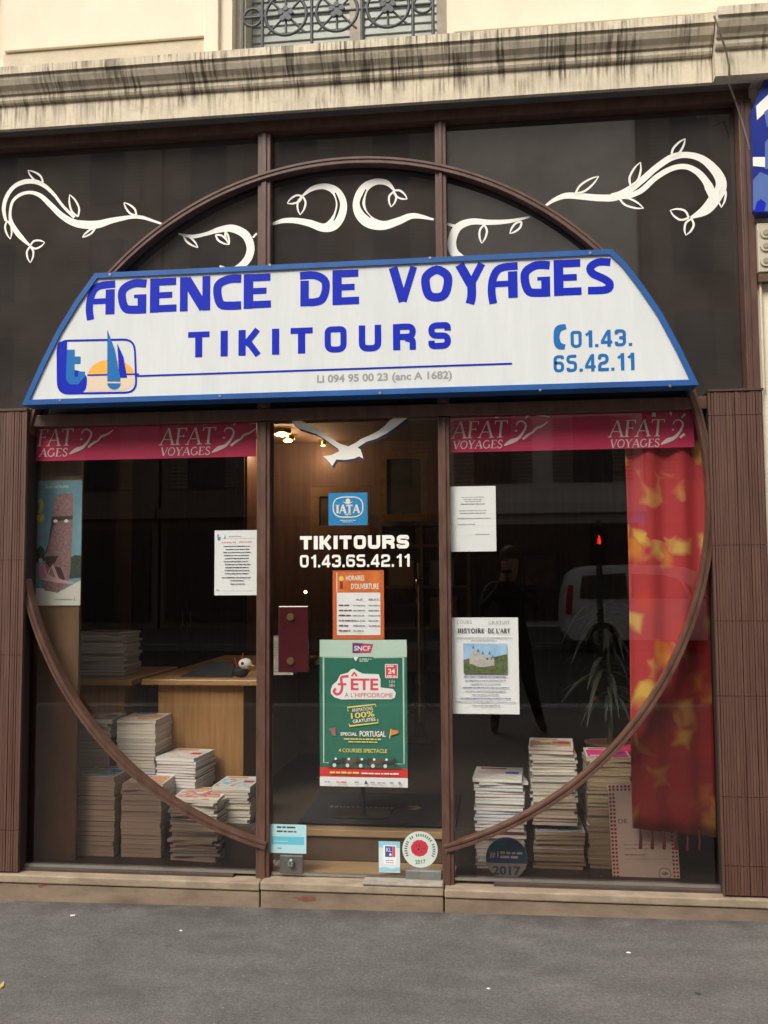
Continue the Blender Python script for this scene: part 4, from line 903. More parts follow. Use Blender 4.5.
# ================================================================ RED BANNERS
def banner(px0, px1, pyt, pyb, label, logos):
    Y = .02
    x0, x1 = ax(px0, 430, Y), ax(px1, 430, Y); mid = (px0 + px1) / 2
    z1, z0 = az(mid, pyt, Y), az(mid, pyb, Y)
    r = thing('red_banner', ((x0 + x1) / 2, Y, z0), label, 'banner', 'red travel network banners along the top of the windows')
    mb = MB(); mb.box(x0, x1, Y, Y + .004, z0, z1, RED); mb.build('banner_strip', r)
    for lx, ly, full in logos:
        o = (lx - 65 / 6.4, ly - 358 / 6.4); mb = MB(); YY = Y - .002
        def p(x, y): v = at(o[0] + x / 6.4, o[1] + y / 6.4, YY); return v
        def box_(x0_, x1_): return p(x0_, 240).x, p(x1_, 240).x
        zz = lambda y: az(lx, o[1] + y / 6.4, YY)
        sh = .12
        if full:
            a, b = box_(62, 415); letters(mb, 'AFAT', a, b, zz(290), zz(182), YY, PINKW, glyph_serif, .02, sh, thick=.13, thin=.05)
            a, b = box_(66, 385); letters(mb, 'VOYAGES', a, b, zz(357), zz(305), YY, PINKW, glyph_serif, .03, sh, thick=.15, thin=.06)
        else:
            a, b = box_(192, 415); letters(mb, 'FAT', a, b, zz(290), zz(182), YY, PINKW, glyph_serif, .02, sh, thick=.13, thin=.05)
            a, b = box_(205, 385); letters(mb, 'AGES', a, b, zz(357), zz(305), YY, PINKW, glyph_serif, .03, sh, thick=.15, thin=.06)
        mb.build('network_lettering', r)
        mb = MB()
        def st(pts, k):
            out = []
            for x, y, wd in pts: v = p(x, y); out.append((v.x, v.z, wd / 6.4 / 220))
            mb.stroke(out, YY - .0004 * k, PINKW)
        st([(345, 92, 10), (334, 112, 20), (352, 130, 20), (350, 158, 22)], 1); st([(412, 94, 8), (445, 100, 16), (464, 148, 10)], 2)
        if lx < 600 or True:
            end = 690 if lx < 600 else 555
            st([(475, 205, 5), (490, 182, 8), (518, 180, 10), (538, 205, 12), (520, 250, 14), (485, 290, 20), (440, 310, 28), (398, 335, 8)], 3); st([(468, 243, 8), (480, 240, 14)], 4)
            if end > 600: st([(535, 160, 8), (572, 127, 16), (620, 138, 16), (692, 152, 5)], 5); st([(518, 293, 14), (555, 264, 16), (580, 250, 12), (605, 224, 16), (640, 210, 12), (678, 182, 8)], 6)
            else: st([(518, 293, 14), (548, 268, 16)], 6); st([(528, 166, 8), (552, 140, 16)], 5)
        mb.build('face_emblem', r)
banner(36.5, 256, 416, 458.8, 'crimson banner strip with pale lettering above the holiday poster bay', [(17.5, 457.5, False), (160, 456, True)])
banner(450.5, 694, 405, 449.8, 'crimson banner strip with two pale emblems above the course sheet bay', [(452, 449.3, True), (609, 448, True)])

# ================================================================ INSIDE THE SHOP
FZ0, FZ1 = Z_SILL - .02, .292
room = MB()
INW = mat('dark_panelling', (.070, .032, .020), .6, .4, 3, .05, stretch=(8, 8, .6)); INF = mat('dark_floor', (.05, .037, .028), .6, .2, 6); INC = mat('brown_ceiling', (.10, .055, .032), .8, .15, 4)
X0, X1, YB_, ZC2 = -3.4, 1.75, 4.4, 2.75
m = MB(); m.box(X0, X1, YB_, YB_ + .1, 0, ZC2 + .2, INW); m.build('shop_back_wall')['kind'] = 'structure'
m = MB(); m.box(X0 - .1, X0, .36, YB_, 0, ZC2 + .2, INW); m.box(X1, X1 + .1, .36, YB_, 0, ZC2 + .2, INW); m.build('shop_side_wall')['kind'] = 'structure'
m = MB(); m.box(X0, X1, .10, YB_, ZC2, ZC2 + .1, INC); m.build('shop_ceiling')['kind'] = 'structure'
m = MB(); m.box(-3.3, 1.72, .055, .095, Z_TR - .05, z_b1, INW); m.build('fascia_backing', shop)
m = MB(); m.box(X0, X1, .24, YB_, .0, FZ1, INF); m.build('shop_floor')['kind'] = 'structure'
for a, b in ((gxl - .5, mulL[0]), (mulR[1], gxr + .3)):
    m = MB(); m.box(a, b, .05, .5, Z_SILL - .06, Z_SILL - .004, INF); m.build('display_floor', shop)
# wooden riser and nosing just inside the door
LW = mat('pale_oak', (.33, .21, .11), .5, .0, 5, .03, col2=(.42, .28, .15), stretch=(1, 6, 6)); RW = mat('riser_brown', (.10, .06, .038), .55, .2, 8)
istep = thing('inner_step', (-.6, .23, Z_SILL - .02), 'low wooden step with pale nosing just inside the glass door', 'step')
m = MB(); m.box(dx0 + .004, dx1 - .004, .215, .238, Z_SILL + .001, FZ1 - .03, RW); m.build('riser', istep)
m = MB(); m.box(dx0 + .002, dx1 - .002, .20, .27, FZ1 - .029, FZ1 + .003, LW); m.build('nosing', istep, bevel=.004)
m = MB(); m.box(dx0 + .004, dx1 - .004, .01, .214, Z_SILL - .02, Z_SILL - .002, LW); m.build('landing', istep)
# door mat
a, b, c, d = at(300, 826, .285), at(440, 826, .285), at(440, 797, .93), at(330, 797, .93)
MATM = mat('charcoal_mat', (.030, .030, .036), .95, .3, 60, .3)
dm = thing('door_mat', ((a.x + b.x) / 2, .6, FZ1 + .004), 'charcoal entrance mat with a small yellow and blue emblem inside the door', 'mat')
m = MB(); m.box(ax(297, 826, .29), dx1 + .05, .29, .93, FZ1 + .004, FZ1 + .014, MATM); m.build('mat_pile', dm, bevel=.004)
m = MB(); zz = FZ1 + .0152; rg = random.Random(2)
GREYM = mat('mat_grey_print', (.20, .20, .22), .95); NAVM = mat('mat_navy', (.03, .035, .09), .95); GOLD = mat('mat_gold', (.50, .36, .07), .95)
x = ax(330, 810, .6)
while x < ax(392, 810, .6):
    wd = rg.uniform(.008, .02); m.poly([(x, .575, zz), (x + wd, .575, zz), (x + wd, .61, zz), (x, .61, zz)], GREYM); x += wd + .008
gx = ax(415, 810, .6)
m.poly([(gx - .09, .58, zz), (gx + .09, .58, zz), (gx + .075, .60, zz), (gx - .07, .61, zz)], NAVM)
m.poly([(gx - .04, .57, zz + .0004), (gx + .01, .565, zz + .0004), (gx + .035, .60, zz + .0004), (gx + .01, .645, zz + .0004), (gx - .045, .64, zz + .0004), (gx - .03, .62, zz + .0004), (gx + .008, .61, zz + .0004), (gx - .01, .59, zz + .0004)], GOLD)
m.build('emblem', dm)
# poster stand behind the green poster
ps = thing('poster_stand', (ax(363, 790, .45), .45, FZ1), 'black metal stand behind the green poster on the door mat', 'stand')
c = ax(363, 790, .45)
m = MB(); m.box(c - .14, c + .14, .36, .54, FZ1 + .016, FZ1 + .024, DARK); m.build('base_plate', ps, bevel=.003)
m = MB(); m.tube([(c, .45, FZ1 + .02), (c, .45, 1.2)], .012, DARK, 10); m.build('post', ps)
m = MB(); zq = az(363, 783, .40); m.box(c - .21, c + .21, .41, .42, zq + .02, 1.15, DARK); m.box(c - .225, c + .225, .40, .43, zq - .0, zq + .022, DARK); m.build('board', ps)
# left display board the holiday poster hangs on
PLY = mat('brown_board', (.15, .085, .045), .5, .25, 4, .05, stretch=(3, 3, .7))
xa, xb2 = ax(24, 700, .11), ax(79.5, 640, .11)
m = MB(); m.box(xa - .12, xb2, .10, .125, Z_SILL - .003, Z_TR - .07, PLY)
bo = m.build('display_board', origin=(xa, .11, Z_SILL - .003)); tag(bo, 'tall brown wooden board standing inside the window behind the holiday poster', 'board')
# desks
OAK = mat('honey_oak', (.25, .115, .036), .42, .0, 5, .03, col2=(.40, .215, .080), stretch=(9, 9, .5)); OAKT = mat('honey_oak_top', (.38, .20, .075), .35, .0, 4, .02, col2=(.48, .28, .12), stretch=(.6, 6, 6))
def desk(px0, px1, p0, p1, pyt, Y, depth, label):
    x0, x1 = ax(px0, pyt, Y), ax(px1, pyt, Y); zt2 = az((px0 + px1) / 2, pyt, Y)
    r = thing('desk', ((x0 + x1) / 2, Y, FZ1), label, 'desk', 'oak desks inside the shop')
    mb = MB(); mb.box(x0, x1, Y, Y + depth, zt2 - .032, zt2, OAKT); mb.build('desk_top', r, bevel=.006)
    a_, b_ = ax(p0, pyt, Y + .04), ax(p1, pyt, Y + .04)
    mb = MB(); mb.box(a_, b_, Y + .05, Y + .075, FZ1 + .003, zt2 - .033, OAK); mb.build('front_panel', r)
    for x in (a_ + .001, b_ - .026):
        mb = MB(); mb.box(x, x + .025, Y + .076, Y + depth - .03, FZ1 + .003, zt2 - .033, OAK); mb.build('side_panel', r)
    return zt2
YD = .62
zd = desk(141, 262, 158, 243, 679.5, YD, 1.55, 'honey oak desk with overhanging top behind the door side magazine stacks')
desk(50, 131, 55, 124, 679.5, YD, .75, 'honey oak desk piled with papers behind the brown display board')
# things on the desks
toy = thing('soft_toy', (ax(241, 668, YD + .12), YD + .12, zd), 'small white and black soft toy bird sitting on the desk corner', 'toy')
BLK = mat('toy_black', (.015, .015, .018), .8); TW = mat('toy_white', (.75, .72, .66), .8)
def ball(mb, c, r, mm, sc=(1, 1, 1), n=14):
    vs_ = []; k = 9
    for i in range(n):
        t = 2 * math.pi * i / n
        for j in range(k + 1):
            f = math.pi * j / k; vs_.append((c[0] + sc[0] * r * math.sin(f) * math.cos(t), c[1] + sc[1] * r * math.sin(f) * math.sin(t), c[2] + sc[2] * r * math.cos(f)))
    mb.add(vs_, [(i * (k + 1) + j, i * (k + 1) + j + 1, ((i + 1) % n) * (k + 1) + j + 1, ((i + 1) % n) * (k + 1) + j) for i in range(n) for j in range(k)], mm, True)
tx, ty = toy.location.x, toy.location.y
m = MB(); ball(m, (tx, ty, zd + .03), .036, BLK, (1.2, 1, .85)); m.build('body', toy)
m = MB(); ball(m, (tx + .03, ty - .02, zd + .075), .033, TW, (1.15, 1, .9)); ball(m, (tx + .022, ty - .049, zd + .078), .009, BLK, (1, .6, 1)); m.tube([(tx + .055, ty - .03, zd + .07), (tx + .085, ty - .04, zd + .062)], [.012, .003], mat('toy_beak', (.5, .25, .05), .6), 8); m.build('head', toy)
m = MB(); m.tube([(tx - .02, ty, zd + .05), (tx - .035, ty, zd + .105)], [.006, .003], mat('toy_red', (.3, .03, .03), .7), 6); m.tube([(tx + .005, ty, zd + .09), (tx + .012, ty, zd + .13)], [.006, .003], MATS['toy_red'], 6); m.build('crest', toy)
pf = MB(); x0, x1 = ax(185, 672, YD + .2), ax(236, 672, YD + .2)
pf.add([(x0, YD + .1, zd + .002), (x1, YD + .1, zd + .002), (x1 + .02, YD + .45, zd + .002), (x0, YD + .45, zd + .002), (x0 + .12, YD + .3, zd + .07), (x1 - .03, YD + .28, zd + .06)], [(0, 1, 5, 4), (1, 2, 5), (2, 3, 4, 5), (3, 0, 4), (0, 3, 2, 1)], mat('dark_cloth', (.02, .022, .026), .9, .3, 30, .3))
tag(pf.build('folded_coat', origin=((x0 + x1) / 2, YD + .2, zd)), 'dark folded coat lying on the oak desk beside the soft toy', 'coat')
# ---- magazines
PAGE = mat('page_edges', (.56, .50, .42), .85, .25, 3, .2, stretch=(2, 2, 260), rand=.10, col2=(.74, .67, .58))
PAGEW = mat('page_edges_white', (.74, .71, .69), .85, .2, 3, .2, stretch=(2, 2, 260), rand=.06, col2=(.86, .84, .82))
PAGEY = mat('page_edges_straw', (.42, .35, .23), .85, .2, 3, .2, stretch=(2, 2, 260), rand=.12, col2=(.55, .47, .32))
def cover(name, c1, c2, c3, seed):
    m = bpy.data.materials.new(name); m.use_nodes = True; n, p = nodes_of(m); p.inputs['Roughness'].default_value = .5; p.inputs['Specular IOR Level'].default_value = .25
    tc = n.nodes.new('ShaderNodeTexCoord'); no = n.nodes.new('ShaderNodeTexNoise'); no.inputs['Scale'].default_value = 14; no.inputs['Detail'].default_value = 3
    mp = n.nodes.new('ShaderNodeMapping'); mp.inputs['Location'].default_value = (seed * 3.1, seed, 0)
    n.links.new(tc.outputs['Object'], mp.inputs[0]); n.links.new(mp.outputs[0], no.inputs['Vector'])
    cr = n.nodes.new('ShaderNodeValToRGB'); e = cr.color_ramp.elements
    e[0].position = .38; e[0].color = (*c1, 1); e[1].position = .62; e[1].color = (*c3, 1); q = e.new(.5); q.color = (*c2, 1)
    n.links.new(no.outputs['Fac'], cr.inputs[0]); n.links.new(cr.outputs[0], p.inputs['Base Color']); MATS[name] = m; return m
CV = {'sea': cover('cover_sea', (.10, .30, .45), (.45, .55, .58), (.30, .36, .16), 1), 'warm': cover('cover_warm', (.62, .50, .38), (.55, .22, .10), (.70, .62, .52), 2),
      'family': cover('cover_family', (.70, .62, .52), (.45, .12, .08), (.75, .72, .66), 3), 'sky': cover('cover_sky', (.20, .42, .60), (.60, .66, .68), (.42, .22, .14), 4),
      'pale': cover('cover_pale', (.72, .70, .68), (.64, .52, .46), (.75, .73, .70), 5), 'dune': cover('cover_dune', (.35, .36, .30), (.55, .25, .08), (.62, .60, .55), 6),
      'magenta': cover('cover_magenta', (.62, .03, .18), (.66, .06, .24), (.60, .03, .16), 7), 'postal': cover('cover_postal', (.70, .68, .62), (.16, .36, .55), (.60, .14, .08), 8), 'red': cover('cover_red', (.25, .04, .05), (.3, .06, .06), (.35, .1, .08), 9)}
PLAIN = mat('cover_edge_grey', (.36, .33, .31), .5, .2, 8, rand=.5); 

def spine_mat():
    m = bpy.data.materials.new('cover_edges_mixed'); m.use_nodes = True; n, p = nodes_of(m); p.inputs['Roughness'].default_value = .5
    oi = n.nodes.new('ShaderNodeObjectInfo'); cr = n.nodes.new('ShaderNodeValToRGB'); cr.color_ramp.interpolation = 'CONSTANT'; e = cr.color_ramp.elements
    cols = [(.55, .51, .46), (.30, .27, .24), (.62, .58, .52), (.14, .20, .30), (.45, .42, .38), (.26, .07, .06), (.58, .55, .50), (.12, .11, .10), (.5, .44, .3)]
    e[0].color = (*cols[0], 1); e[1].position = 1 / 9; e[1].color = (*cols[1], 1)
    for i in range(2, 9): q = e.new(i / 9); q.color = (*cols[i], 1)
    n.links.new(oi.outputs['Random'], cr.inputs[0]); n.links.new(cr.outputs[0], p.inputs['Base Color']); return m
PLAIN = spine_mat()
COVER_PALE = mat('cover_pale_ground', (.70, .68, .64), .45, .06, 6); TITLES = [mat('title_red', (.50, .05, .05), .5), mat('title_blue', (.05, .14, .42), .5), mat('title_orange', (.65, .28, .05), .5)]
_mesh = {}
def mag_mesh(w_, d_, t_, page, cov):
    key = (w_, d_, t_, page.name, cov.name)
    if key in _mesh: return _mesh[key]
    mb = MB(); rgm = random.Random(len(_mesh)); c_ = .0009; n = 6
    # page block with slightly bowed fore edges, three leaves of varying overhang
    z = c_; layers = 3; lt = (t_ - 2 * c_) / layers
    for k in range(layers):
        a_ = rgm.uniform(.0006, .0016); b_ = rgm.uniform(.0006, .0016)
        mb.box(-w_ / 2 + a_, w_ / 2 - a_, -d_ / 2 + b_, d_ / 2 - b_, z + .00003, z + lt - .00003, page); z += lt
    mb.box(-w_ / 2, w_ / 2, -d_ / 2, d_ / 2, 0, c_, PLAIN); mb.box(-w_ / 2, w_ / 2, -d_ / 2, d_ / 2, t_ - c_, t_, cov)
    if cov is not PLAIN:
        top = [i for i, q in enumerate(mb.mi) if mb.mats[q] is cov]
        for i in top: mb.mi[i] = mb.m(COVER_PALE)
        a, b = w_ / 2, d_ / 2; zt_q = t_ + .0002
        def flat(x0, x1, y0, y1, mm, dz=0): mb.poly([(x0, y0, zt_q + dz), (x1, y0, zt_q + dz), (x1, y1, zt_q + dz), (x0, y1, zt_q + dz)], mm)
        flat(-a * .92, a * .92, -b * .95, b * .48, cov); flat(-a * .8, a * .3, b * .60, b * .86, TITLES[len(_mesh) % 3]); flat(-a * .8, -a * .1, -b * .8, -b * .62, COVER_PALE, .0002); flat(a * .3, a * .85, -b * .2, b * .2, TITLES[(len(_mesh) + 1) % 3], .0002)
    me = bpy.data.meshes.new('magazine'); me.from_pydata(mb.v, [], mb.f)
    for q in mb.mats: me.materials.append(q)
    me.polygons.foreach_set('material_index', mb.mi); me.update(); _mesh[key] = me; return me
def stack(px, Y, pyt, z0, w_, d_, ts, page, cov, seed, label_top, label_in, group, jit=.004, rot=0, lean=0.0):
    """a pile of magazines from z0 up to where its top shows"""
    rg = random.Random(seed); x = ax(px, 800, Y); ztop = az(px, pyt, Y - d_ / 2); z = z0; lst = []
    while z < ztop - min(ts) * .5:
        lst.append(rg.choice(ts)); z += lst[-1]
    z = z0 + .0005; n = len(lst)
    for i, t_ in enumerate(lst):
        top = i == n - 1
        o = bpy.data.objects.new('magazine', mag_mesh(w_, d_, t_, page, cov if top else PLAIN)); COL.objects.link(o)
        o.location = (x + rg.uniform(-jit, jit) + lean * i / n, Y + rg.uniform(-jit, jit), z); o.rotation_euler = (0, 0, rot + rg.uniform(-.03, .03) * (jit / .004) + (rg.uniform(-.10, .10) if i >= n - 2 else 0)); z += t_ + .0004
        tag(o, label_top if top else label_in, 'magazine', group if not top else 'magazines piled in the windows')
DFZ = Z_SILL - .003
W2 = (.016, .019, .022)
stack(105, .30, 776, DFZ, .20, .25, (.02, .024, .03), PAGE, CV['sea'], 1, 'seaside covered magazine on top of the stack nearest the display board', 'magazine in the straight cream stack nearest the display board', 'magazines in the stack nearest the display board', jit=.0025)
stack(150.5, .30, 787, DFZ, .20, .25, (.02, .024, .03), PAGE, CV['warm'], 2, 'orange and white magazine on top of the middle stack of the front three', 'magazine in the middle stack of the front three left of the door', 'magazines in the middle front stack', jit=.0025)
stack(204, .29, 803, DFZ, .23, .28, (.009, .011, .013), PAGE, CV['family'], 3, 'magazine with colourful photo grid cover on the loosely fanned stack', 'thin magazine in the loosely fanned stack below the round moulding', 'magazines in the loosely fanned stack', jit=.011, rot=-.05)
stack(99, .55, 722, FZ1 + .002, .21, .24, W2, PAGE, CV['warm'], 4, 'tan covered magazine on the tall back stack half hidden by the moulding', 'magazine in the tall back stack half hidden by the moulding', 'magazines in the tall back stack behind the moulding', jit=.003)
stack(144.5, .55, 722, FZ1 + .002, .205, .26, W2, PAGE, CV['warm'], 5, 'orange covered magazine on the tallest back stack before the oak desk', 'magazine in the tallest back stack before the oak desk', 'magazines in the tallest back stack', jit=.003)
stack(186, .50, 760, FZ1 + .002, .21, .26, (.011, .014, .017), PAGEW, CV['pale'], 6, 'glossy white magazine with a face on the bright white stack', 'white magazine in the bright stack before the oak desk panel', 'magazines in the bright white stack', jit=.007, rot=-.08)
stack(237, .40, 789, DFZ, .19, .24, (.012, .015), PAGE, CV['sky'], 7, 'pale blue magazine on the short stack beside the door post', 'magazine in the short stack beside the left door post', 'magazines in the short stack by the door post', jit=.006)
stack(500, .30, 782, DFZ, .225, .26, (.012, .015, .018), PAGEW, CV['pale'], 8, 'pale peach magazine on the white stack behind the year disc', 'white magazine in the stack behind the blue year disc', 'magazines in the stack behind the year disc', jit=.006)
stack(552.5, .34, 751, DFZ + .19, .205, .26, (.013, .016), PAGE, CV['dune'], 9, 'orange dune magazine on top of the tall grey stack', 'magazine in the tall grey stack between white and straw stacks', 'magazines in the tall grey stack', jit=.006)
stack(557, .33, 832, DFZ, .225, .28, (.016, .02), PAGEY, CV['postal'], 10, 'thick catalogue with postcard cover under the tall grey stack', 'thick catalogue at the foot of the tall grey stack', 'thick catalogues at the foot of the grey stack', jit=.006)
stack(607, .34, 760, DFZ, .20, .24, (.016, .02, .024), PAGEY, CV['magenta'], 11, 'bright pink covered catalogue on the straw coloured stack', 'straw edged catalogue in the stack behind the framed certificate', 'catalogues in the straw coloured stack', jit=.004)
m = MB(); c = at(632, 752, .42); ball(m, (c.x, .42, c.z), .05, mat('pink_cloth', (.60, .03, .12), .8), (1.6, .8, .7)); tag(m.build('pink_bundle', origin=(c.x, .42, c.z - .035)), 'crumpled pink cloth bundle on the straw coloured stack', 'cloth')
stack(607 + 40, .44, 770, DFZ, .16, .2, (.02, .024), PAGEY, CV['red'], 21, 'dark red catalogue under the pink cloth bundle', 'catalogue in the stack under the pink cloth bundle', 'catalogues under the pink bundle')
stack(105, YD + .28, 634, zd, .30, .22, (.012, .016), PAGE, CV['red'], 12, 'dark red folder on the paper pile on the desk', 'folder in the paper pile on the desk behind the display board', 'folders piled on the desk', jit=.012)
stack(283, YD + .35, 640, zd, .16, .22, (.014, .018), PAGE, CV['pale'], 13, 'pale folder on the pile beside the door lock box', 'folder in the pile behind the lock box', 'folders behind the lock box', jit=.006)
# side return of the desk seen through the door
# framed certificate
s = Sheet('framed_certificate', [(609, 785), (672, 785.5), (686.5, 886.5), (615, 885.5)], .115, 'white certificate with red dotted border leaning in the window under the curtain', 'certificate', m=mat('certificate_paper', (.80, .75, .71), .6), th=.006); s.root.rotation_euler = (-.04, -.03, 0); s.begin()
DR = mat('border_dot_red', (.36, .025, .035), .6)
nu, nv = 17, 26
for i in range(nu):
    for k in (0, 1): 
        for v in (.016 + k * .032, .952 + k * .032): u = .03 + .94 * i / (nu - 1); s.mb.rect(s.X(u - .0165), s.X(u + .0165), s.Z(v + .0105), s.Z(v - .0105), s.Y - .0012, DR)
for j in range(2, nv - 2):
    for k in (0, 1):
        for u in (.03 + k * .05, .92 + k * .05): v = .016 + .968 * j / (nv - 1); s.mb.rect(s.X(u - .0165), s.X(u + .0165), s.Z(v + .0105), s.Z(v - .0105), s.Y - .0012, DR)
s.text('DE', .13, .27, .34, .385, INKG, .02); s.greek(.34, .82, .42, .025, INKG, rng); s.rect(.17, .86, .56, .562, INKG); s.greek(.2, .7, .60, .008, INKG, rng); s.greek(.2, .6, .64, .008, INKG, rng); s.greek(.2, .5, .70, .012, INKG, rng); s.rect(.2, .85, .735, .738, INKG)
s.line([(.78 + .09 * math.cos(t), .88 + .055 * math.sin(t)) for t in [2 * math.pi * i / 20 for i in range(20)]], .014, GREY, closed=True, smooth=False); s.poly([(.72, .88), (.8, .86), (.84, .88), (.78, .9)], GREY); s.end('print')
# curtain
def curtain_mat():
    m = bpy.data.materials.new('batik_cloth'); m.use_nodes = True; n, p = nodes_of(m); p.inputs['Roughness'].default_value = .8
    tc = n.nodes.new('ShaderNodeTexCoord'); no = n.nodes.new('ShaderNodeTexNoise'); no.inputs['Scale'].default_value = 5; no.inputs['Detail'].default_value = 2
    mx = n.nodes.new('ShaderNodeMixRGB'); mx.blend_type = 'ADD'; mx.inputs[0].default_value = .20
    n.links.new(tc.outputs['Object'], no.inputs['Vector']); n.links.new(tc.outputs['Object'], mx.inputs[1]); n.links.new(no.outputs['Color'], mx.inputs[2])
    vo = n.nodes.new('ShaderNodeTexVoronoi'); vo.distance = 'CHEBYCHEV'; vo.inputs['Scale'].default_value = 7.6; n.links.new(mx.outputs[0], vo.inputs['Vector'])
    sp = n.nodes.new('ShaderNodeSeparateColor'); n.links.new(vo.outputs['Color'], sp.inputs[0])
    def mr(src, a, b, c=0, d=1):
        r = n.nodes.new('ShaderNodeMapRange'); r.clamp = True; r.inputs[1].default_value = a; r.inputs[2].default_value = b; r.inputs[3].default_value = c; r.inputs[4].default_value = d; n.links.new(src, r.inputs[0]); return r.outputs[0]
    blob = mr(vo.outputs['Distance'], .18, .44, 1, 0)
    cr = n.nodes.new('ShaderNodeValToRGB'); cr.color_ramp.interpolation = 'CONSTANT'; e = cr.color_ramp.elements
    e[0].position = 0; e[0].color = (.50, .30, .07, 1); e[1].position = .42; e[1].color = (.36, .026, .030, 1)
    for q, c in ((.50, (.52, .17, .025, 1)), (.76, (.26, .04, .10, 1)), (.80, (.44, .03, .018, 1)), (.9, (.55, .34, .05, 1))): z_ = e.new(q); z_.color = c
    n.links.new(sp.outputs[0], cr.inputs[0])
    base = n.nodes.new('ShaderNodeRGB'); base.outputs[0].default_value = (.36, .026, .030, 1)
    k = n.nodes.new('ShaderNodeMixRGB'); n.links.new(blob, k.inputs[0]); n.links.new(base.outputs[0], k.inputs[1]); n.links.new(cr.outputs[0], k.inputs[2])
    n.links.new(k.outputs[0], p.inputs['Base Color'])
    return m
CUR = curtain_mat()
cu = thing('batik_curtain', (ax(670, 600, .05), .05, .5), 'red batik curtain with yellow blots and a tasselled hem hanging in the window', 'curtain')
x0, x1 = ax(628.5, 600, .05), ax(727, 600, .05) ; z0, z1 = az(650, 829, .05), Z_TR - .08
m = MB(); nx, nz = 48, 24; vs_ = []
for i in range(nx + 1):
    u = i / nx
    for j in range(nz + 1):
        v = j / nz; vs_.append((x0 + (x1 - x0) * u + .006 * math.sin(v * 5),   .052 + .016 * math.sin(u * 19 + .7 * math.sin(v * 3)) * (.5 + .5 * (1 - v)), z1 + (z0 - z1) * v - .035 * u * v))
m.add(vs_, [(i * (nz + 1) + j, i * (nz + 1) + j + 1, (i + 1) * (nz + 1) + j + 1, (i + 1) * (nz + 1) + j) for i in range(nx) for j in range(nz)], CUR, True)
co = m.build('cloth', cu); sd_ = co.modifiers.new('thick', 'SOLIDIFY'); sd_.thickness = .0015
m = MB(); TAS = mat('tassel_red', (.18, .012, .012), .8)
for k in range(6):
    x = x0 + .025 + .05 * k; m.tube([(x, .05, z0 - .001), (x + .003, .05, z0 - .04), (x, .05, z0 - .085)], [.003, .006, .008], TAS, 7)
m.build('tassel_fringe', cu)
# plant
plant = thing('potted_plant', (ax(607, 640, 1.25), 1.25, FZ1), 'dim potted plant with long drooping leaves behind the straw coloured stack', 'plant')
px_, py_ = plant.location.x, 1.25
m = MB(); m.lathe([(0, 0), (.10, 0), (.13, .24), (.14, .25), (.12, .25), (.11, .22), (0, .22)], (px_, py_, FZ1 + .002), mat('terracotta', (.20, .08, .045), .8)); m.build('pot', plant)
m = MB(); m.tube([(px_, py_, FZ1 + .2), (px_ + .02, py_, .75), (px_ - .01, py_ - .02, 1.32)], [.014, .012, .008], mat('plant_stem', (.08, .07, .03), .8)); m.build('stem', plant)
LF = mat('leaf_green', (.030, .034, .020), .7, .3, 14, col2=(.085, .085, .05)); rg = random.Random(5); m = MB()
for k in range(80):
    a = rg.uniform(0, 2 * math.pi); zz = rg.uniform(.78, 1.32); L_ = rg.uniform(.14, .34); wd = rg.uniform(.008, .019); el = rg.uniform(.1, 1.1); pts = []
    for i in range(7):
        t = i / 6; r = L_ * t; pts.append((px_ + r * math.cos(a), py_ + r * math.sin(a) * .8, zz + el * L_ * t - 1.5 * el * L_ * t * t - .06 * t))
    sx, sy = -math.sin(a), math.cos(a); vs_ = []
    for i, p in enumerate(pts): ww = wd * math.sin(math.pi * min(.97, .12 + .85 * i / 6)); vs_ += [(p[0] - sx * ww, p[1] - sy * ww, p[2]), (p[0], p[1], p[2] - ww * .35), (p[0] + sx * ww, p[1] + sy * ww, p[2])]
    m.add(vs_, [q for i in range(6) for q in ((3 * i, 3 * i + 1, 3 * i + 4, 3 * i + 3), (3 * i + 1, 3 * i + 2, 3 * i + 5, 3 * i + 4))], LF, True)
m.build('foliage', plant)
m = MB(); c = at(596, 699, 1.15); ball(m, (c.x, 1.15, c.z), .016, mat('orange_fruit', (.5, .12, .02), .5)); m.build('orange_flower', plant)
# cabinet deep in the shop
ka, kb = at(132, 436, 3.4), at(246, 640, 3.4)
cab = thing('cabinet', ((ka.x + kb.x) / 2, 3.4, FZ1), 'dark reddish brown two door cabinet standing against the shop wall behind the desk', 'cabinet')
KAB = mat('cabinet_brown', (.10, .044, .026), .4, .25, 4, .05, stretch=(6, 6, .6))
m = MB(); m.box(ka.x, kb.x, 3.42, 3.9, FZ1 + .002, ka.z, KAB); m.build('carcass', cab)
xm_ = (ka.x + kb.x) / 2
for a_, b_ in ((ka.x + .02, xm_ - .004), (xm_ + .004, kb.x - .02)):
    m = MB(); m.box(a_, b_, 3.40, 3.419, FZ1 + .09, ka.z - .03, KAB); m.box(a_ + .07, b_ - .07, 3.39, 3.399, 1.2, ka.z - .12, KAB); m.box(a_ + .07, b_ - .07, 3.39, 3.399, FZ1 + .18, 1.08, KAB); dr = m.build('cabinet_door', cab, bevel=.004)
    hx = b_ - .03 if a_ < xm_ - .1 else a_ + .03
    m = MB(); m.tube([(hx, 3.375, 1.08), (hx, 3.375, 1.2)], .008, BRASS, 8); m.build('handle', dr)
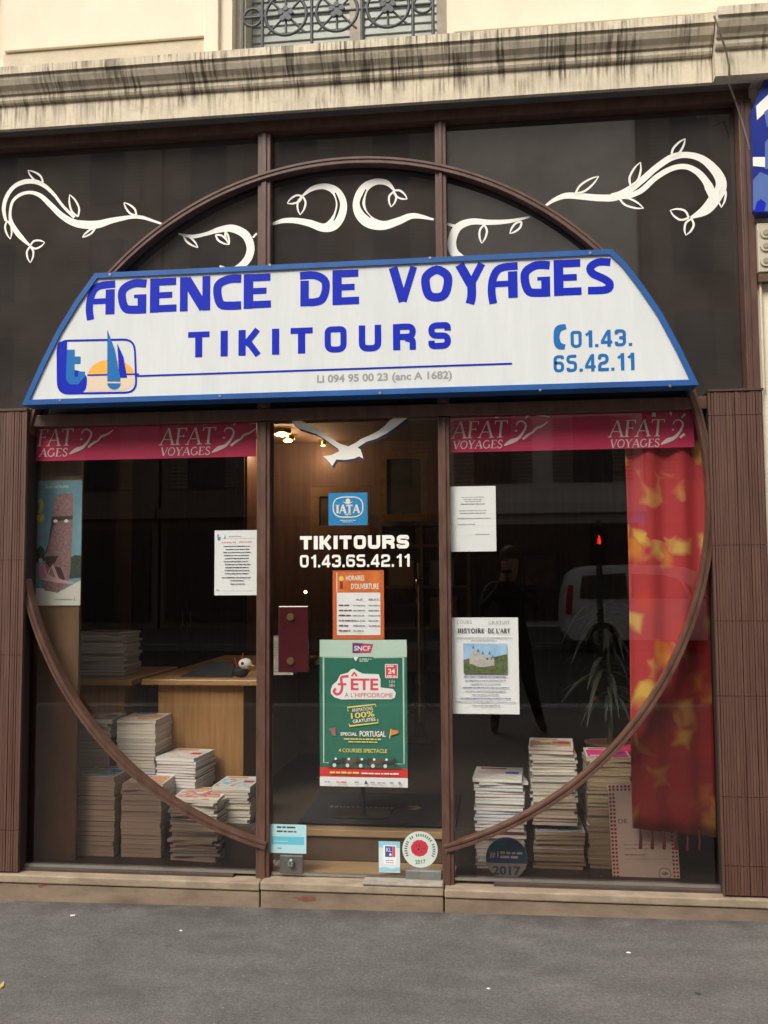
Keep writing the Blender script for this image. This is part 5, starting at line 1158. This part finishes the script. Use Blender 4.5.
# back of the shop: pictures, shelves, lamps
def picture(px0, py0, px1, py1, Y, frame, inner, label, fw_=.05, cat='picture'):
    a_, b_ = at(px0, py0, Y), at(px1, py1, Y)
    r = thing('framed_picture', ((a_.x + b_.x) / 2, Y, b_.z), label, cat)
    mb = MB()
    mb.box(a_.x, b_.x, Y - .03, Y, b_.z, b_.z + fw_, frame); mb.box(a_.x, b_.x, Y - .03, Y, a_.z - fw_, a_.z, frame); mb.box(a_.x, a_.x + fw_, Y - .03, Y, b_.z + fw_ + .001, a_.z - fw_ - .001, frame); mb.box(b_.x - fw_, b_.x, Y - .03, Y, b_.z + fw_ + .001, a_.z - fw_ - .001, frame); mb.build('frame', r)
    mb = MB(); mb.box(a_.x + fw_ + .001, b_.x - fw_ - .001, Y - .012, Y - .001, b_.z + fw_ + .001, a_.z - fw_ - .001, inner); mb.build('canvas', r)
GF = mat('gilt_frame', (.36, .20, .07), .4, .3, 12, metal=.4)
picture(380, 453, 428, 521, 3.9, GF, mat('dark_landscape', (.05, .055, .035), .6, .5, 5, col2=(.10, .09, .05)), 'gilt framed dark landscape hanging above the shelves at the back of the shop', .06)
picture(311, 488, 371, 534, 3.95, mat('pale_wood_frame', (.22, .13, .07), .5, .2, 8), mat('brown_print', (.08, .06, .045), .6, .4, 6), 'wide wooden framed picture behind the blue sticker', .08)
picture(522, 553, 560, 592, 4.3, mat('thin_dark_frame', (.03, .02, .018), .5), mat('faded_rose_print', (.20, .09, .08), .7, .3, 8), 'small rose toned picture on the dark back wall', .03)
SHW = mat('shelf_wood', (.16, .09, .05), .6, .2, 6)
sx0, sx1, sY = ax(379, 560, 3.95), ax(470, 560, 3.95), 3.95
shf = thing('shelf_unit', ((sx0 + sx1) / 2, sY, FZ1), 'brown shelf unit below the gilt framed picture at the back', 'shelf')
zt3 = az(410, 523, sY)
m = MB(); m.box(sx0, sx0 + .03, sY, sY + .35, FZ1 + .002, zt3, SHW); m.box(sx1 - .03, sx1, sY, sY + .35, FZ1 + .002, zt3, SHW); xm = ax(420, 560, sY); m.box(xm, xm + .025, sY + .002, sY + .35, FZ1 + .002, zt3 - .03, SHW); m.build('upright_frame', shf)
zs_ = [FZ1 + .01]
while zs_[-1] + .36 < zt3 - .05: zs_.append(zs_[-1] + .36)
for z in zs_ + [zt3 - .028]:
    m = MB(); m.box(sx0 + .031, sx1 - .031, sY + .003, sY + .349, z, z + .024, SHW); m.build('shelf_board', shf)
rg = random.Random(6)
for i, z in enumerate(zs_[1:]):
    for j, (xa_, xb_) in enumerate(((sx0 + .05, xm - .03), (xm + .05, sx1 - .05))):
        wd = rg.uniform(.14, min(.26, xb_ - xa_)); x = rg.uniform(xa_, xb_ - wd); h_ = rg.uniform(.12, .26)
        c1 = (mat('box_straw', (.24, .17, .10), .7), mat('box_grey', (.13, .13, .13), .7), mat('box_blue', (.04, .06, .10), .7), mat('box_tan', (.2, .12, .07), .7))[(2 * i + j) % 4]
        mb = MB(); mb.box(x, x + wd, sY + .03, sY + .3, z + .025, z + .025 + h_, c1); mb.box(x - .003, x + wd + .003, sY + .027, sY + .303, z + .026 + h_, z + .05 + h_, c1)
        tag(mb.build('storage_box', origin=(x + wd / 2, sY + .16, z + .025)), '%s lidded box on the %s shelf of the back unit, %s compartment' % (('straw coloured', 'grey', 'navy', 'tan')[(2 * i + j) % 4], ('lowest', 'second', 'third', 'upper', 'top')[min(i, 4)], ('picture frame side', 'window side')[j]), 'box', 'boxes on the back shelves')
lampx = 1
LAMP = emit('warm_bulb', (1, .62, .28), 7)
for i, (px, py, r, lab) in enumerate(((281.5, 429.5, .066, 'bright warm ceiling lamp nearest the door top corner'), (288.0, 436, .048, 'second warm ceiling lamp just below the brightest one'), (323, 441.2, .024, 'smallest warm ceiling lamp beside the bird wing'))):
    D = FPX * (ZC2 - .03 - CAMZ); y_ = 3.0 + .5 * i
    # depth at which the ceiling shows at this height
    d = ROT @ Vector((px - 384, FPX, 512 - py)); t = (ZC2 - .012 - CAMZ) / d.z; p = Vector((0, CAMY, CAMZ)) + d * t
    p.y = min(p.y, YB_ - .15)
    lt = thing('ceiling_lamp', (p.x, p.y, ZC2 - .04), lab, 'lamp', 'warm lamps in the shop ceiling')
    mb = MB(); mb.lathe([(r * 1.25, .04), (r * 1.3, .0), (r * 1.0, -.012), (r * 1.0, .0)], (p.x, p.y, ZC2 - .042), BRASS); mb.build('lamp_rim', lt)
    mb = MB(); ball(mb, (p.x, p.y, ZC2 - .052), r * .9, LAMP, (1, 1, .35)); mb.build('bulb', lt)
    ld = bpy.data.lights.new('lamp_light', 'POINT'); ld.energy = (6, 4.5, 3)[i]; ld.color = (1, .66, .36); ld.shadow_soft_size = .06
    lo = bpy.data.objects.new('lamp_light', ld); COL.objects.link(lo); lo.parent = lt; lo.location = (0, 0, -.10)
c = at(305.5, 592, 2.2); dl = thing('desk_lamp', (c.x, 2.2, .9), 'small desk lamp with a glowing bulb deep in the shop', 'lamp')
m = MB(); m.lathe([(0, 0), (.07, 0), (.07, .015), (.012, .03), (.010, c.z - .93), (0, c.z - .93)], (c.x, 2.2, .902), DARK, 14); m.build('base', dl)
m = MB(); ball(m, (c.x, 2.2, c.z), .011, emit('small_bulb', (1, .5, .14), 9)); m.build('bulb', dl)
# back desk that carries it
bx0, bx1 = ax(250, 640, 2.0), ax(378, 640, 2.0)
bd = thing('desk', ((bx0 + bx1) / 2, 2.0, FZ1), 'dark wooden desk at the back of the shop under the small lamp', 'desk')
m = MB(); m.box(bx0, bx1, 2.0, 2.7, .868, .90, mat('dark_oak', (.12, .065, .03), .5, .2, 6)); m.build('desk_top', bd, bevel=.004)
m = MB(); m.box(bx0 + .05, bx1 - .05, 2.05, 2.07, FZ1 + .002, .867, MATS['dark_oak']); m.build('front_panel', bd)
for x in (bx0 + .05, bx1 - .08):
    m = MB(); m.box(x, x + .03, 2.072, 2.66, FZ1 + .002, .867, MATS['dark_oak']); m.build('side_panel', bd)
c = at(418.5, 590, 2.6)
br = thing('brass_candlestick', (c.x, 2.6, .9), 'tall brass candlestick gleaming beside the right door post inside', 'candlestick')
m = MB(); zb4 = .30
m.lathe([(0, 0), (.10, 0), (.10, .02), (.03, .05), (.02, .4), (.03, .42), (.015, .5), (.015, .95), (.03, 1.0), (.012, 1.04), (.022, 1.1), (.022, 1.16), (0, 1.16)], (c.x, 2.6, zb4), BRASS, 14); br.location.z = zb4
m.build('stem', br)
m = MB(); m.lathe([(0, 0), (.009, 0), (.009, .12), (0, .125)], (c.x, 2.6, zb4 + 1.161), mat('wax_cream', (.6, .5, .3), .6), 10); m.build('candle', br)

# ================================================================ RIGHT EDGE: BLADE SIGN, METER BOX
YBS = -.12
a, b = at(752.5, 140, YBS), at(790, 210, YBS)
bs = thing('blade_sign', (a.x, YBS, az(760, 212, YBS)), 'blue projecting sign with white shapes on the wall at the upper edge of the shopfront', 'sign')
BLS = mat('deep_blue_panel', (.016, .03, .24), .25, .2, 6); LBL = mat('light_blue_print', (.09, .16, .40), .3)
zlo, zhi = az(757, 213, YBS), az(757, 84, YBS)
m = MB(); outl = [(a.x, zlo + .02), (a.x + .012, zlo), (a.x + .42, zlo), (a.x + .42, zhi + .02), (a.x + .06, zhi + .02), (a.x, zhi - .12)]
m.prism(outl, YBS, -.05, BLS); m.build('panel', bs, bevel=.003)
m = MB()
def bp_(px, py): p = at(px, py, YBS - .002); return (p.x, p.z)
m.poly([(x, YBS - .002, z) for x, z in [bp_(756, 106), bp_(775, 88), bp_(775, 112), bp_(770, 108), bp_(757, 120)]], WHITE)
m.poly([(x, YBS - .0024, z) for x, z in [bp_(764, 112), bp_(775, 104), bp_(775, 128), bp_(770, 122), bp_(767, 128)]], LBL)
m.poly([(x, YBS - .002, z) for x, z in [bp_(752.8, 157), bp_(775, 157), bp_(775, 168), bp_(753, 166)]], WHITE)
m.poly([(x, YBS - .0024, z) for x, z in [bp_(765, 142), bp_(775, 132), bp_(775, 170), bp_(765, 169)]], LBL)
m.poly([(x, YBS - .002, z) for x, z in [bp_(753, 180), bp_(760, 172), bp_(775, 178), bp_(775, 212), bp_(753, 210)]], LBL)
m.poly([(x, YBS - .0026, z) for x, z in [bp_(754, 212), bp_(757, 202), bp_(761, 199), bp_(766, 203), bp_(764, 212)]], BLUE); m.build('print', bs)
mx0, mx1 = ax(758, 250, -.09), ax(786, 250, -.09)
mb_ = thing('wall_switch_box', (mx0, -.09, az(762, 279, -.09)), 'beige wall box with three round plugs below the blue projecting sign', 'switch box')
BEI = mat('beige_plastic', (.50, .44, .33), .6, .1, 8)
m = MB(); m.box(mx0, mx1, -.09, -.041, az(762, 272, -.09), az(762, 223, -.09), BEI); m.build('case', mb_, bevel=.004)
for py in (233, 246, 261):
    c = at(765.5, py, -.09); m = MB(); m.cyl_y((c.x, c.z), .024, -.098, -.09, BEI, 20); m.cyl_y((c.x, c.z), .012, -.102, -.098, mat('beige_dark', (.3, .27, .2), .6), 14); m.build('round_plug', mb_)
m = MB(); m.box(mx0 + .002, mx1, -.085, -.041, az(762, 281, -.09), az(762, 273, -.09), mat('rust_bracket', (.12, .07, .04), .8, .4, 20)); m.build('bracket', mb_)
c = at(764.5, 400, -.06); m = MB(); m.tube([(c.x, -.06, az(762, 283, -.06)), (c.x, -.06, az(764, 389, -.06))], .006, CREAM2, 8); m.build('conduit', mb_)

# ================================================================ SMALL THINGS ON THE PAVEMENT
def ground_at(px, py):
    d = ROT @ Vector((px - 384, FPX, 512 - py)); lo, hi = .5, 30
    for _ in range(50):
        t = (lo + hi) / 2 / FPX; p = Vector((0, CAMY, CAMZ)) + d * t
        if p.z > gz(p.x): lo = t * FPX
        else: hi = t * FPX
    return p
LIT = mat('litter_white', (.72, .70, .66), .8); rg = random.Random(9)
lab = {(181, 931): 'tiny white paper scrap on the open pavement away from the step', (73, 917): 'white cigarette end with reddish tip near the step', (10, 900): 'small white crumb of paper against the foot of the step', (628, 953): 'torn cream paper scrap on the pavement before the right window',
       (698, 994): 'dark flattened gum spot with a pale crumb on the pavement', (488, 989): 'small pale pebble far from the step'}
for (px, py), l_ in lab.items():
    p = ground_at(px, py); m = MB()
    n = 7; r = .008 if px != 698 else .016; hh = .006
    a_ = [(p.x + r * rg.uniform(.6, 1.1) * math.cos(2 * math.pi * k / n) * (1.5 if px == 628 else 1), p.y + r * rg.uniform(.6, 1.1) * math.sin(2 * math.pi * k / n), p.z + .0015) for k in range(n)]
    mm = LIT if px != 698 else mat('gum_dark', (.045, .043, .04), .9)
    m.add(a_ + [(p.x, p.y, p.z + (hh if px != 698 else .003))], [(k, (k + 1) % n, n) for k in range(n)] + [tuple(range(n))[::-1]], mm)
    nm = {73: 'cigarette_end', 488: 'pebble', 698: 'gum_spot'}.get(px, 'paper_scrap')
    if px == 73: m = MB(); m.tube([(p.x - .012, p.y, p.z + .005), (p.x + .006, p.y + .006, p.z + .005)], .004, LIT, 8); m.tube([(p.x + .006, p.y + .006, p.z + .005), (p.x + .013, p.y + .008, p.z + .005)], .004, mat('butt_orange', (.4, .15, .06), .8), 8)
    tag(m.build(nm, origin=tuple(p)), l_, nm.replace('_', ' '))
p = ground_at(1, 988); m = MB(); YLF = mat('dry_leaf', (.50, .34, .10), .7, .3, 30)
m.add([(p.x - .03, p.y - .02, p.z + .004), (p.x, p.y - .022, p.z + .002), (p.x + .016, p.y, p.z + .01), (p.x, p.y + .03, p.z + .005), (p.x - .012, p.y + .06, p.z + .012), (p.x - .025, p.y + .02, p.z + .003)], [(0, 1, 5), (1, 2, 3, 5), (3, 4, 5)], YLF)
m.v = [(p.x + (a - p.x) * .6, p.y + (b - p.y) * .6, p.z + (c - p.z) * .8) for a, b, c in m.v]
tag(m.build('dry_leaf', origin=tuple(p)), 'dry yellow leaf on the pavement at the picture edge', 'leaf')

# ================================================================ ACROSS THE STREET (seen in the glass)
def house(x0, x1, y, h, col, win, label, n_w, floors):
    r = thing('town_house', ((x0 + x1) / 2, y, 0), label, 'house', 'houses across the street')
    wm = mat('house_wall_%d' % int(x0 + 50), col, .9, .12, 3)
    mb = MB(); mb.box(x0, x1, y - 8, y, -.3, h, wm); mb.build('wall', r)
    mb = MB(); mb.box(x0 + .3, x1 - .3, y - 7.5, y - .5, h + .002, h + 1.8, mat('zinc_roof', (.16, .17, .18), .5)); mb.build('roof', r)
    mb = MB(); mb.box(x0 + .2, x1 - .2, y + .001, y + .12, .25, 3.0, mat('far_shop_dark', (.05, .04, .036), .4)); mb.build('shop_level', r)
    mb = MB(); mb.box(x0, x1, y + .002, y + .35, 3.3, 3.6, wm); mb.build('cornice', r)
    base = None
    for f_ in range(floors):
        for i in range(n_w):
            cx_ = x0 + (x1 - x0) * (i + .5) / n_w; zc_ = 4.2 + 3.0 * f_
            if base is None:
                mb = MB(); mb.box(-.55, .55, .001, .05, 0, 1.9, mat('far_window_dark', (.03, .035, .04), .2)); 
                for sg in (-1, 1):
                    for k in range(16): mb.box(sg * .85 - .28, sg * .85 + .28, .02, .06, .02 + .118 * k, .10 + .118 * k, mat('far_shutter', (.26, .235, .205), .7))
                base = mb.build('window', r); base.location = (cx_ - r.location.x, 0, zc_); me0 = base.data
                # geometry was centred at the origin
                for v in me0.vertices: v.co += world_loc(r)
            else:
                o = base.copy(); COL.objects.link(o); o.parent = r; o.location = (cx_ - r.location.x, 0, zc_)
house(-28, -10.2, -23.2, 17, (.22, .18, .14), 0, 'brown stone house across the street behind the photographer', 5, 4)
house(-10.1, -1.6, -23.2, 18, (.20, .165, .13), 0, 'dark stone house facing the agency across the street', 3, 4)
house(-1.5, 4.2, -23.2, 18, (.72, .67, .60), 0, 'pale rendered house across the street behind the silver car', 2, 1)
house(4.3, 13, -23.2, 17, (.16, .13, .11), 0, 'sooty stone house beside the pale house across the street', 3, 4)
house(13.1, 30, -23.2, 18, (.24, .20, .16), 0, 'dark stone house farthest along across the street', 5, 4)
# parked silver car
cX, cY = ax(563, 600, 15.4), -15.4; cz = gz(cX) - .14
car = thing('parked_car', (cX + 2.1, cY - .9, cz), 'silver people carrier parked across the street, mirrored in the window', 'car')
SIL = mat('car_silver', (.74, .75, .73), .3, metal=.1); CGL = mat('car_glass', (.02, .022, .025), .08); RUB = mat('car_tyre', (.02, .02, .02), .9)
prof_c = [(0.03, .42), (0, .75), (.02, 1.08), (.07, 1.36), (.15, 1.62), (.32, 1.74), (.7, 1.79), (1.6, 1.80), (2.5, 1.74), (2.95, 1.52), (3.45, 1.16), (4.1, 1.02), (4.34, .84), (4.38, .42), (4.25, .28), (.15, .28)]
m = MB(); nP = len(prof_c); rings = []
for yy, ins, zi in ((0, .04, .03), (-.12, 0, 0), (-.9, -.02, -.02), (-1.64, 0, 0), (-1.76, .04, .03)):
    tum = lambda z: .10 * max(0, (z - .95) / .8) if yy in (0, -1.76) else 0
    rings.append([(cX + x + (ins if x < 2 else -ins), cY + yy + (-tum(z) if yy == 0 else tum(z)), cz + z - (zi if z > 1 else 0)) for x, z in prof_c])
vs_ = [v for r in rings for v in r]
m.add(vs_, [(i * nP + k, i * nP + (k + 1) % nP, (i + 1) * nP + (k + 1) % nP, (i + 1) * nP + k) for i in range(4) for k in range(nP)], SIL, False)
m.add(rings[0], [tuple(range(nP))], SIL); m.add(rings[4], [tuple(range(nP))[::-1]], SIL); m.build('body', car, bevel=.03)
def cpt(x, z, o=.004): return (cX + x, cY - .10 * max(0, (z - .95) / .8) + o, cz + z)
for q in ([(.34, 1.12), (.40, 1.58), (1.28, 1.64), (1.3, 1.12)], [(1.38, 1.12), (1.38, 1.62), (2.0, 1.6), (2.34, 1.5), (2.5, 1.12)], [(2.58, 1.12), (2.44, 1.45), (2.86, 1.12)]):
    m = MB(); m.poly([cpt(x, z, .012) for x, z in q], CGL); m.build('side_window', car)
m = MB(); q = [(.02, .80), (.04, 1.1), (.09, 1.40), (.2, 1.40), (.15, .80)]; m.poly([cpt(x + .02, z, .014) for x, z in q], mat('tail_red', (.40, .015, .02), .2)); m.build('tail_light', car)
m = MB(); m.box(cX + .6, cX + 2.3, cY - .38, cY - .34, cz + 1.765, cz + 1.80, SIL); m.build('roof_rail', car)
for x in (.78, 3.5):
    wl = MB(); wl.cyl_y((cX + x, cz + .32), .32, cY - .18, cY + .02, RUB, 28); wo_ = wl.build('wheel', car)
    wl = MB(); wl.cyl_y((cX + x, cz + .32), .2, cY + .021, cY + .03, STEEL, 20); wl.build('rim', wo_)
# pedestrian signal across the street
c = at(599, 539, 11.0); sgx, sgz = c.x, c.z; g0 = gz(sgx) - .14
ps2 = thing('pedestrian_signal', (sgx, -11, g0), 'pedestrian signal showing red, mirrored in the window', 'signal')
m = MB(); m.tube([(sgx, -11.06, g0), (sgx, -11.06, sgz + .3)], .05, IRON, 12); m.build('pole', ps2)
m = MB(); m.box(sgx - .13, sgx + .13, -11.14, -11.0, sgz - .42, sgz + .2, DARK); m.build('signal_head', ps2)
m = MB(); RM = emit('red_man', (1, .03, .02), 9); m.cyl_y((sgx, sgz + .04), .018, -10.999, -10.992, RM, 10); m.prism([(sgx - .03, sgz - .08), (sgx + .03, sgz - .08), (sgx + .022, sgz + .018), (sgx - .022, sgz + .018)], -10.999, -10.992, RM); m.build('red_light', ps2)
# photographer (mirrored in the window): stands just behind the camera, phone raised
def person():
    x, y = .12, -4.72; g = gz(0)
    r = thing('person', (x, y, g), 'person in dark coat and trousers raising a phone to photograph the shop', 'person')
    J = {'pel': (0, 0, .90, .15), 'wst': (0, .01, 1.05, .13), 'chs': (0, .01, 1.26, .155), 'nek': (0, .02, 1.43, .06), 'hed0': (0, .035, 1.50, .075), 'hed1': (0, .05, 1.58, .10), 'hed2': (0, .04, 1.67, .075),
         'lh': (-.10, 0, .84, .10), 'lk': (-.15, .06, .48, .068), 'la': (-.16, .0, .09, .045), 'lt': (-.17, .17, .04, .035),
         'rh': (.10, 0, .84, .10), 'rk': (.16, .02, .48, .068), 'ra': (.26, -.06, .09, .045), 'rt': (.29, .11, .04, .035),
         'ls': (-.19, .01, 1.36, .065), 'le': (-.27, .13, 1.14, .048), 'lw': (-.09, .30, 1.36, .032), 'lp': (-.065, .335, 1.42, .032),
         'rs': (.19, .01, 1.36, .065), 're': (.27, .13, 1.14, .048), 'rw': (.05, .30, 1.36, .032), 'rp': (.01, .335, 1.42, .032)}
    E_ = [('pel', 'wst'), ('wst', 'chs'), ('chs', 'nek'), ('nek', 'hed0'), ('hed0', 'hed1'), ('hed1', 'hed2'), ('pel', 'lh'), ('lh', 'lk'), ('lk', 'la'), ('la', 'lt'), ('pel', 'rh'), ('rh', 'rk'), ('rk', 'ra'), ('ra', 'rt'),
          ('chs', 'ls'), ('ls', 'le'), ('le', 'lw'), ('lw', 'lp'), ('chs', 'rs'), ('rs', 're'), ('re', 'rw'), ('rw', 'rp')]
    ks = list(J); me = bpy.data.meshes.new('body'); me.from_pydata([J[k][:3] for k in ks], [(ks.index(a), ks.index(b)) for a, b in E_], [])
    o = bpy.data.objects.new('body', me); COL.objects.link(o); o.parent = r
    sk = o.modifiers.new('skin', 'SKIN'); sv = me.skin_vertices[0].data
    for i, k in enumerate(ks): sv[i].radius = (J[k][3], J[k][3] * (.75 if k in ('chs', 'wst', 'pel') else 1))
    sv[0].use_root = True; sb = o.modifiers.new('sub', 'SUBSURF'); sb.levels = 2; sb.render_levels = 2
    pm = bpy.data.materials.new('person_skin_and_cloth'); pm.use_nodes = True; n, p = nodes_of(pm)
    tc = n.nodes.new('ShaderNodeTexCoord'); sp = n.nodes.new('ShaderNodeSeparateXYZ'); n.links.new(tc.outputs['Object'], sp.inputs[0])
    cr = n.nodes.new('ShaderNodeValToRGB'); cr.color_ramp.interpolation = 'CONSTANT'; mr = n.nodes.new('ShaderNodeMapRange'); mr.inputs[2].default_value = 1.8; n.links.new(sp.outputs[2], mr.inputs[0])
    e = cr.color_ramp.elements; e[0].color = (.02, .018, .017, 1); e[1].position = .055; e[1].color = (.012, .013, .018, 1)
    q = e.new(.52); q.color = (.02, .019, .02, 1); q = e.new(1.44 / 1.8); q.color = (.42, .25, .18, 1)
    n.links.new(mr.outputs[0], cr.inputs[0]); n.links.new(cr.outputs[0], p.inputs['Base Color']); p.inputs['Roughness'].default_value = .8; me.materials.append(pm)
    # hands: five fingers each, closed round the phone
    SK = mat('hand_skin', (.42, .25, .18), .6)
    for sg, hx in ((-1, -.065), (1, .01)):
        mb = MB(); bx = x + hx; by = y + .335; bz = g + 1.43
        ball(mb, (bx, by, bz), .034, SK, (.8, .6, 1.2))
        for f_, (dz, ln) in enumerate(((.035, .062), (.015, .07), (-.005, .066), (-.024, .054))):
            mb.tube([(bx + sg * .006, by - .005, bz + dz), (bx + sg * .022, by + .028, bz + dz + .004), (bx - sg * .004, by + .028 + ln * .4, bz + dz + .003), (bx - sg * .022, by + .026 + ln * .36, bz + dz)], [.009, .0085, .008, .006], SK, 8)
        mb.tube([(bx, by - .01, bz + .02), (bx - sg * .012, by - .012, bz + .045), (bx - sg * .024, by + .004, bz + .062)], [.011, .010, .007], SK, 8)
        mb.build('hand', r)
    mb = MB(); hc = (x, y + .045, g + 1.595); HR = mat('hair_brown', (.035, .02, .014), .6)
    ball(mb, (hc[0], hc[1] - .03, hc[2] + .03), .112, HR, (.95, 1.0, 1.05), 18); ball(mb, (hc[0], hc[1] - .08, hc[2] - .09), .085, HR, (1.05, .7, 1.5)); mb.build('hair', r)
    mb = MB(); 
    for sg in (-1, 1): ball(mb, (hc[0] + sg * .034, hc[1] + .098, hc[2] + .0), .012, BLK, (1.2, .6, .8))
    mb.tube([(hc[0], hc[1] + .10, hc[2] - .0), (hc[0], hc[1] + .122, hc[2] - .035)], [.009, .014], SK, 8); mb.tube([(hc[0] - .022, hc[1] + .10, hc[2] - .065), (hc[0] + .022, hc[1] + .10, hc[2] - .065)], .006, mat('lips', (.30, .10, .09), .5), 6); mb.build('face', r)
    mb = MB(); mb.box(x - .065, x + .015, y + .365, y + .373, g + 1.37, g + 1.51, BLK); t = mb.build('phone', origin=(x, y + .37, g + 1.37), bevel=.003); tag(t, 'black phone held up in both hands by the person', 'phone')
person()
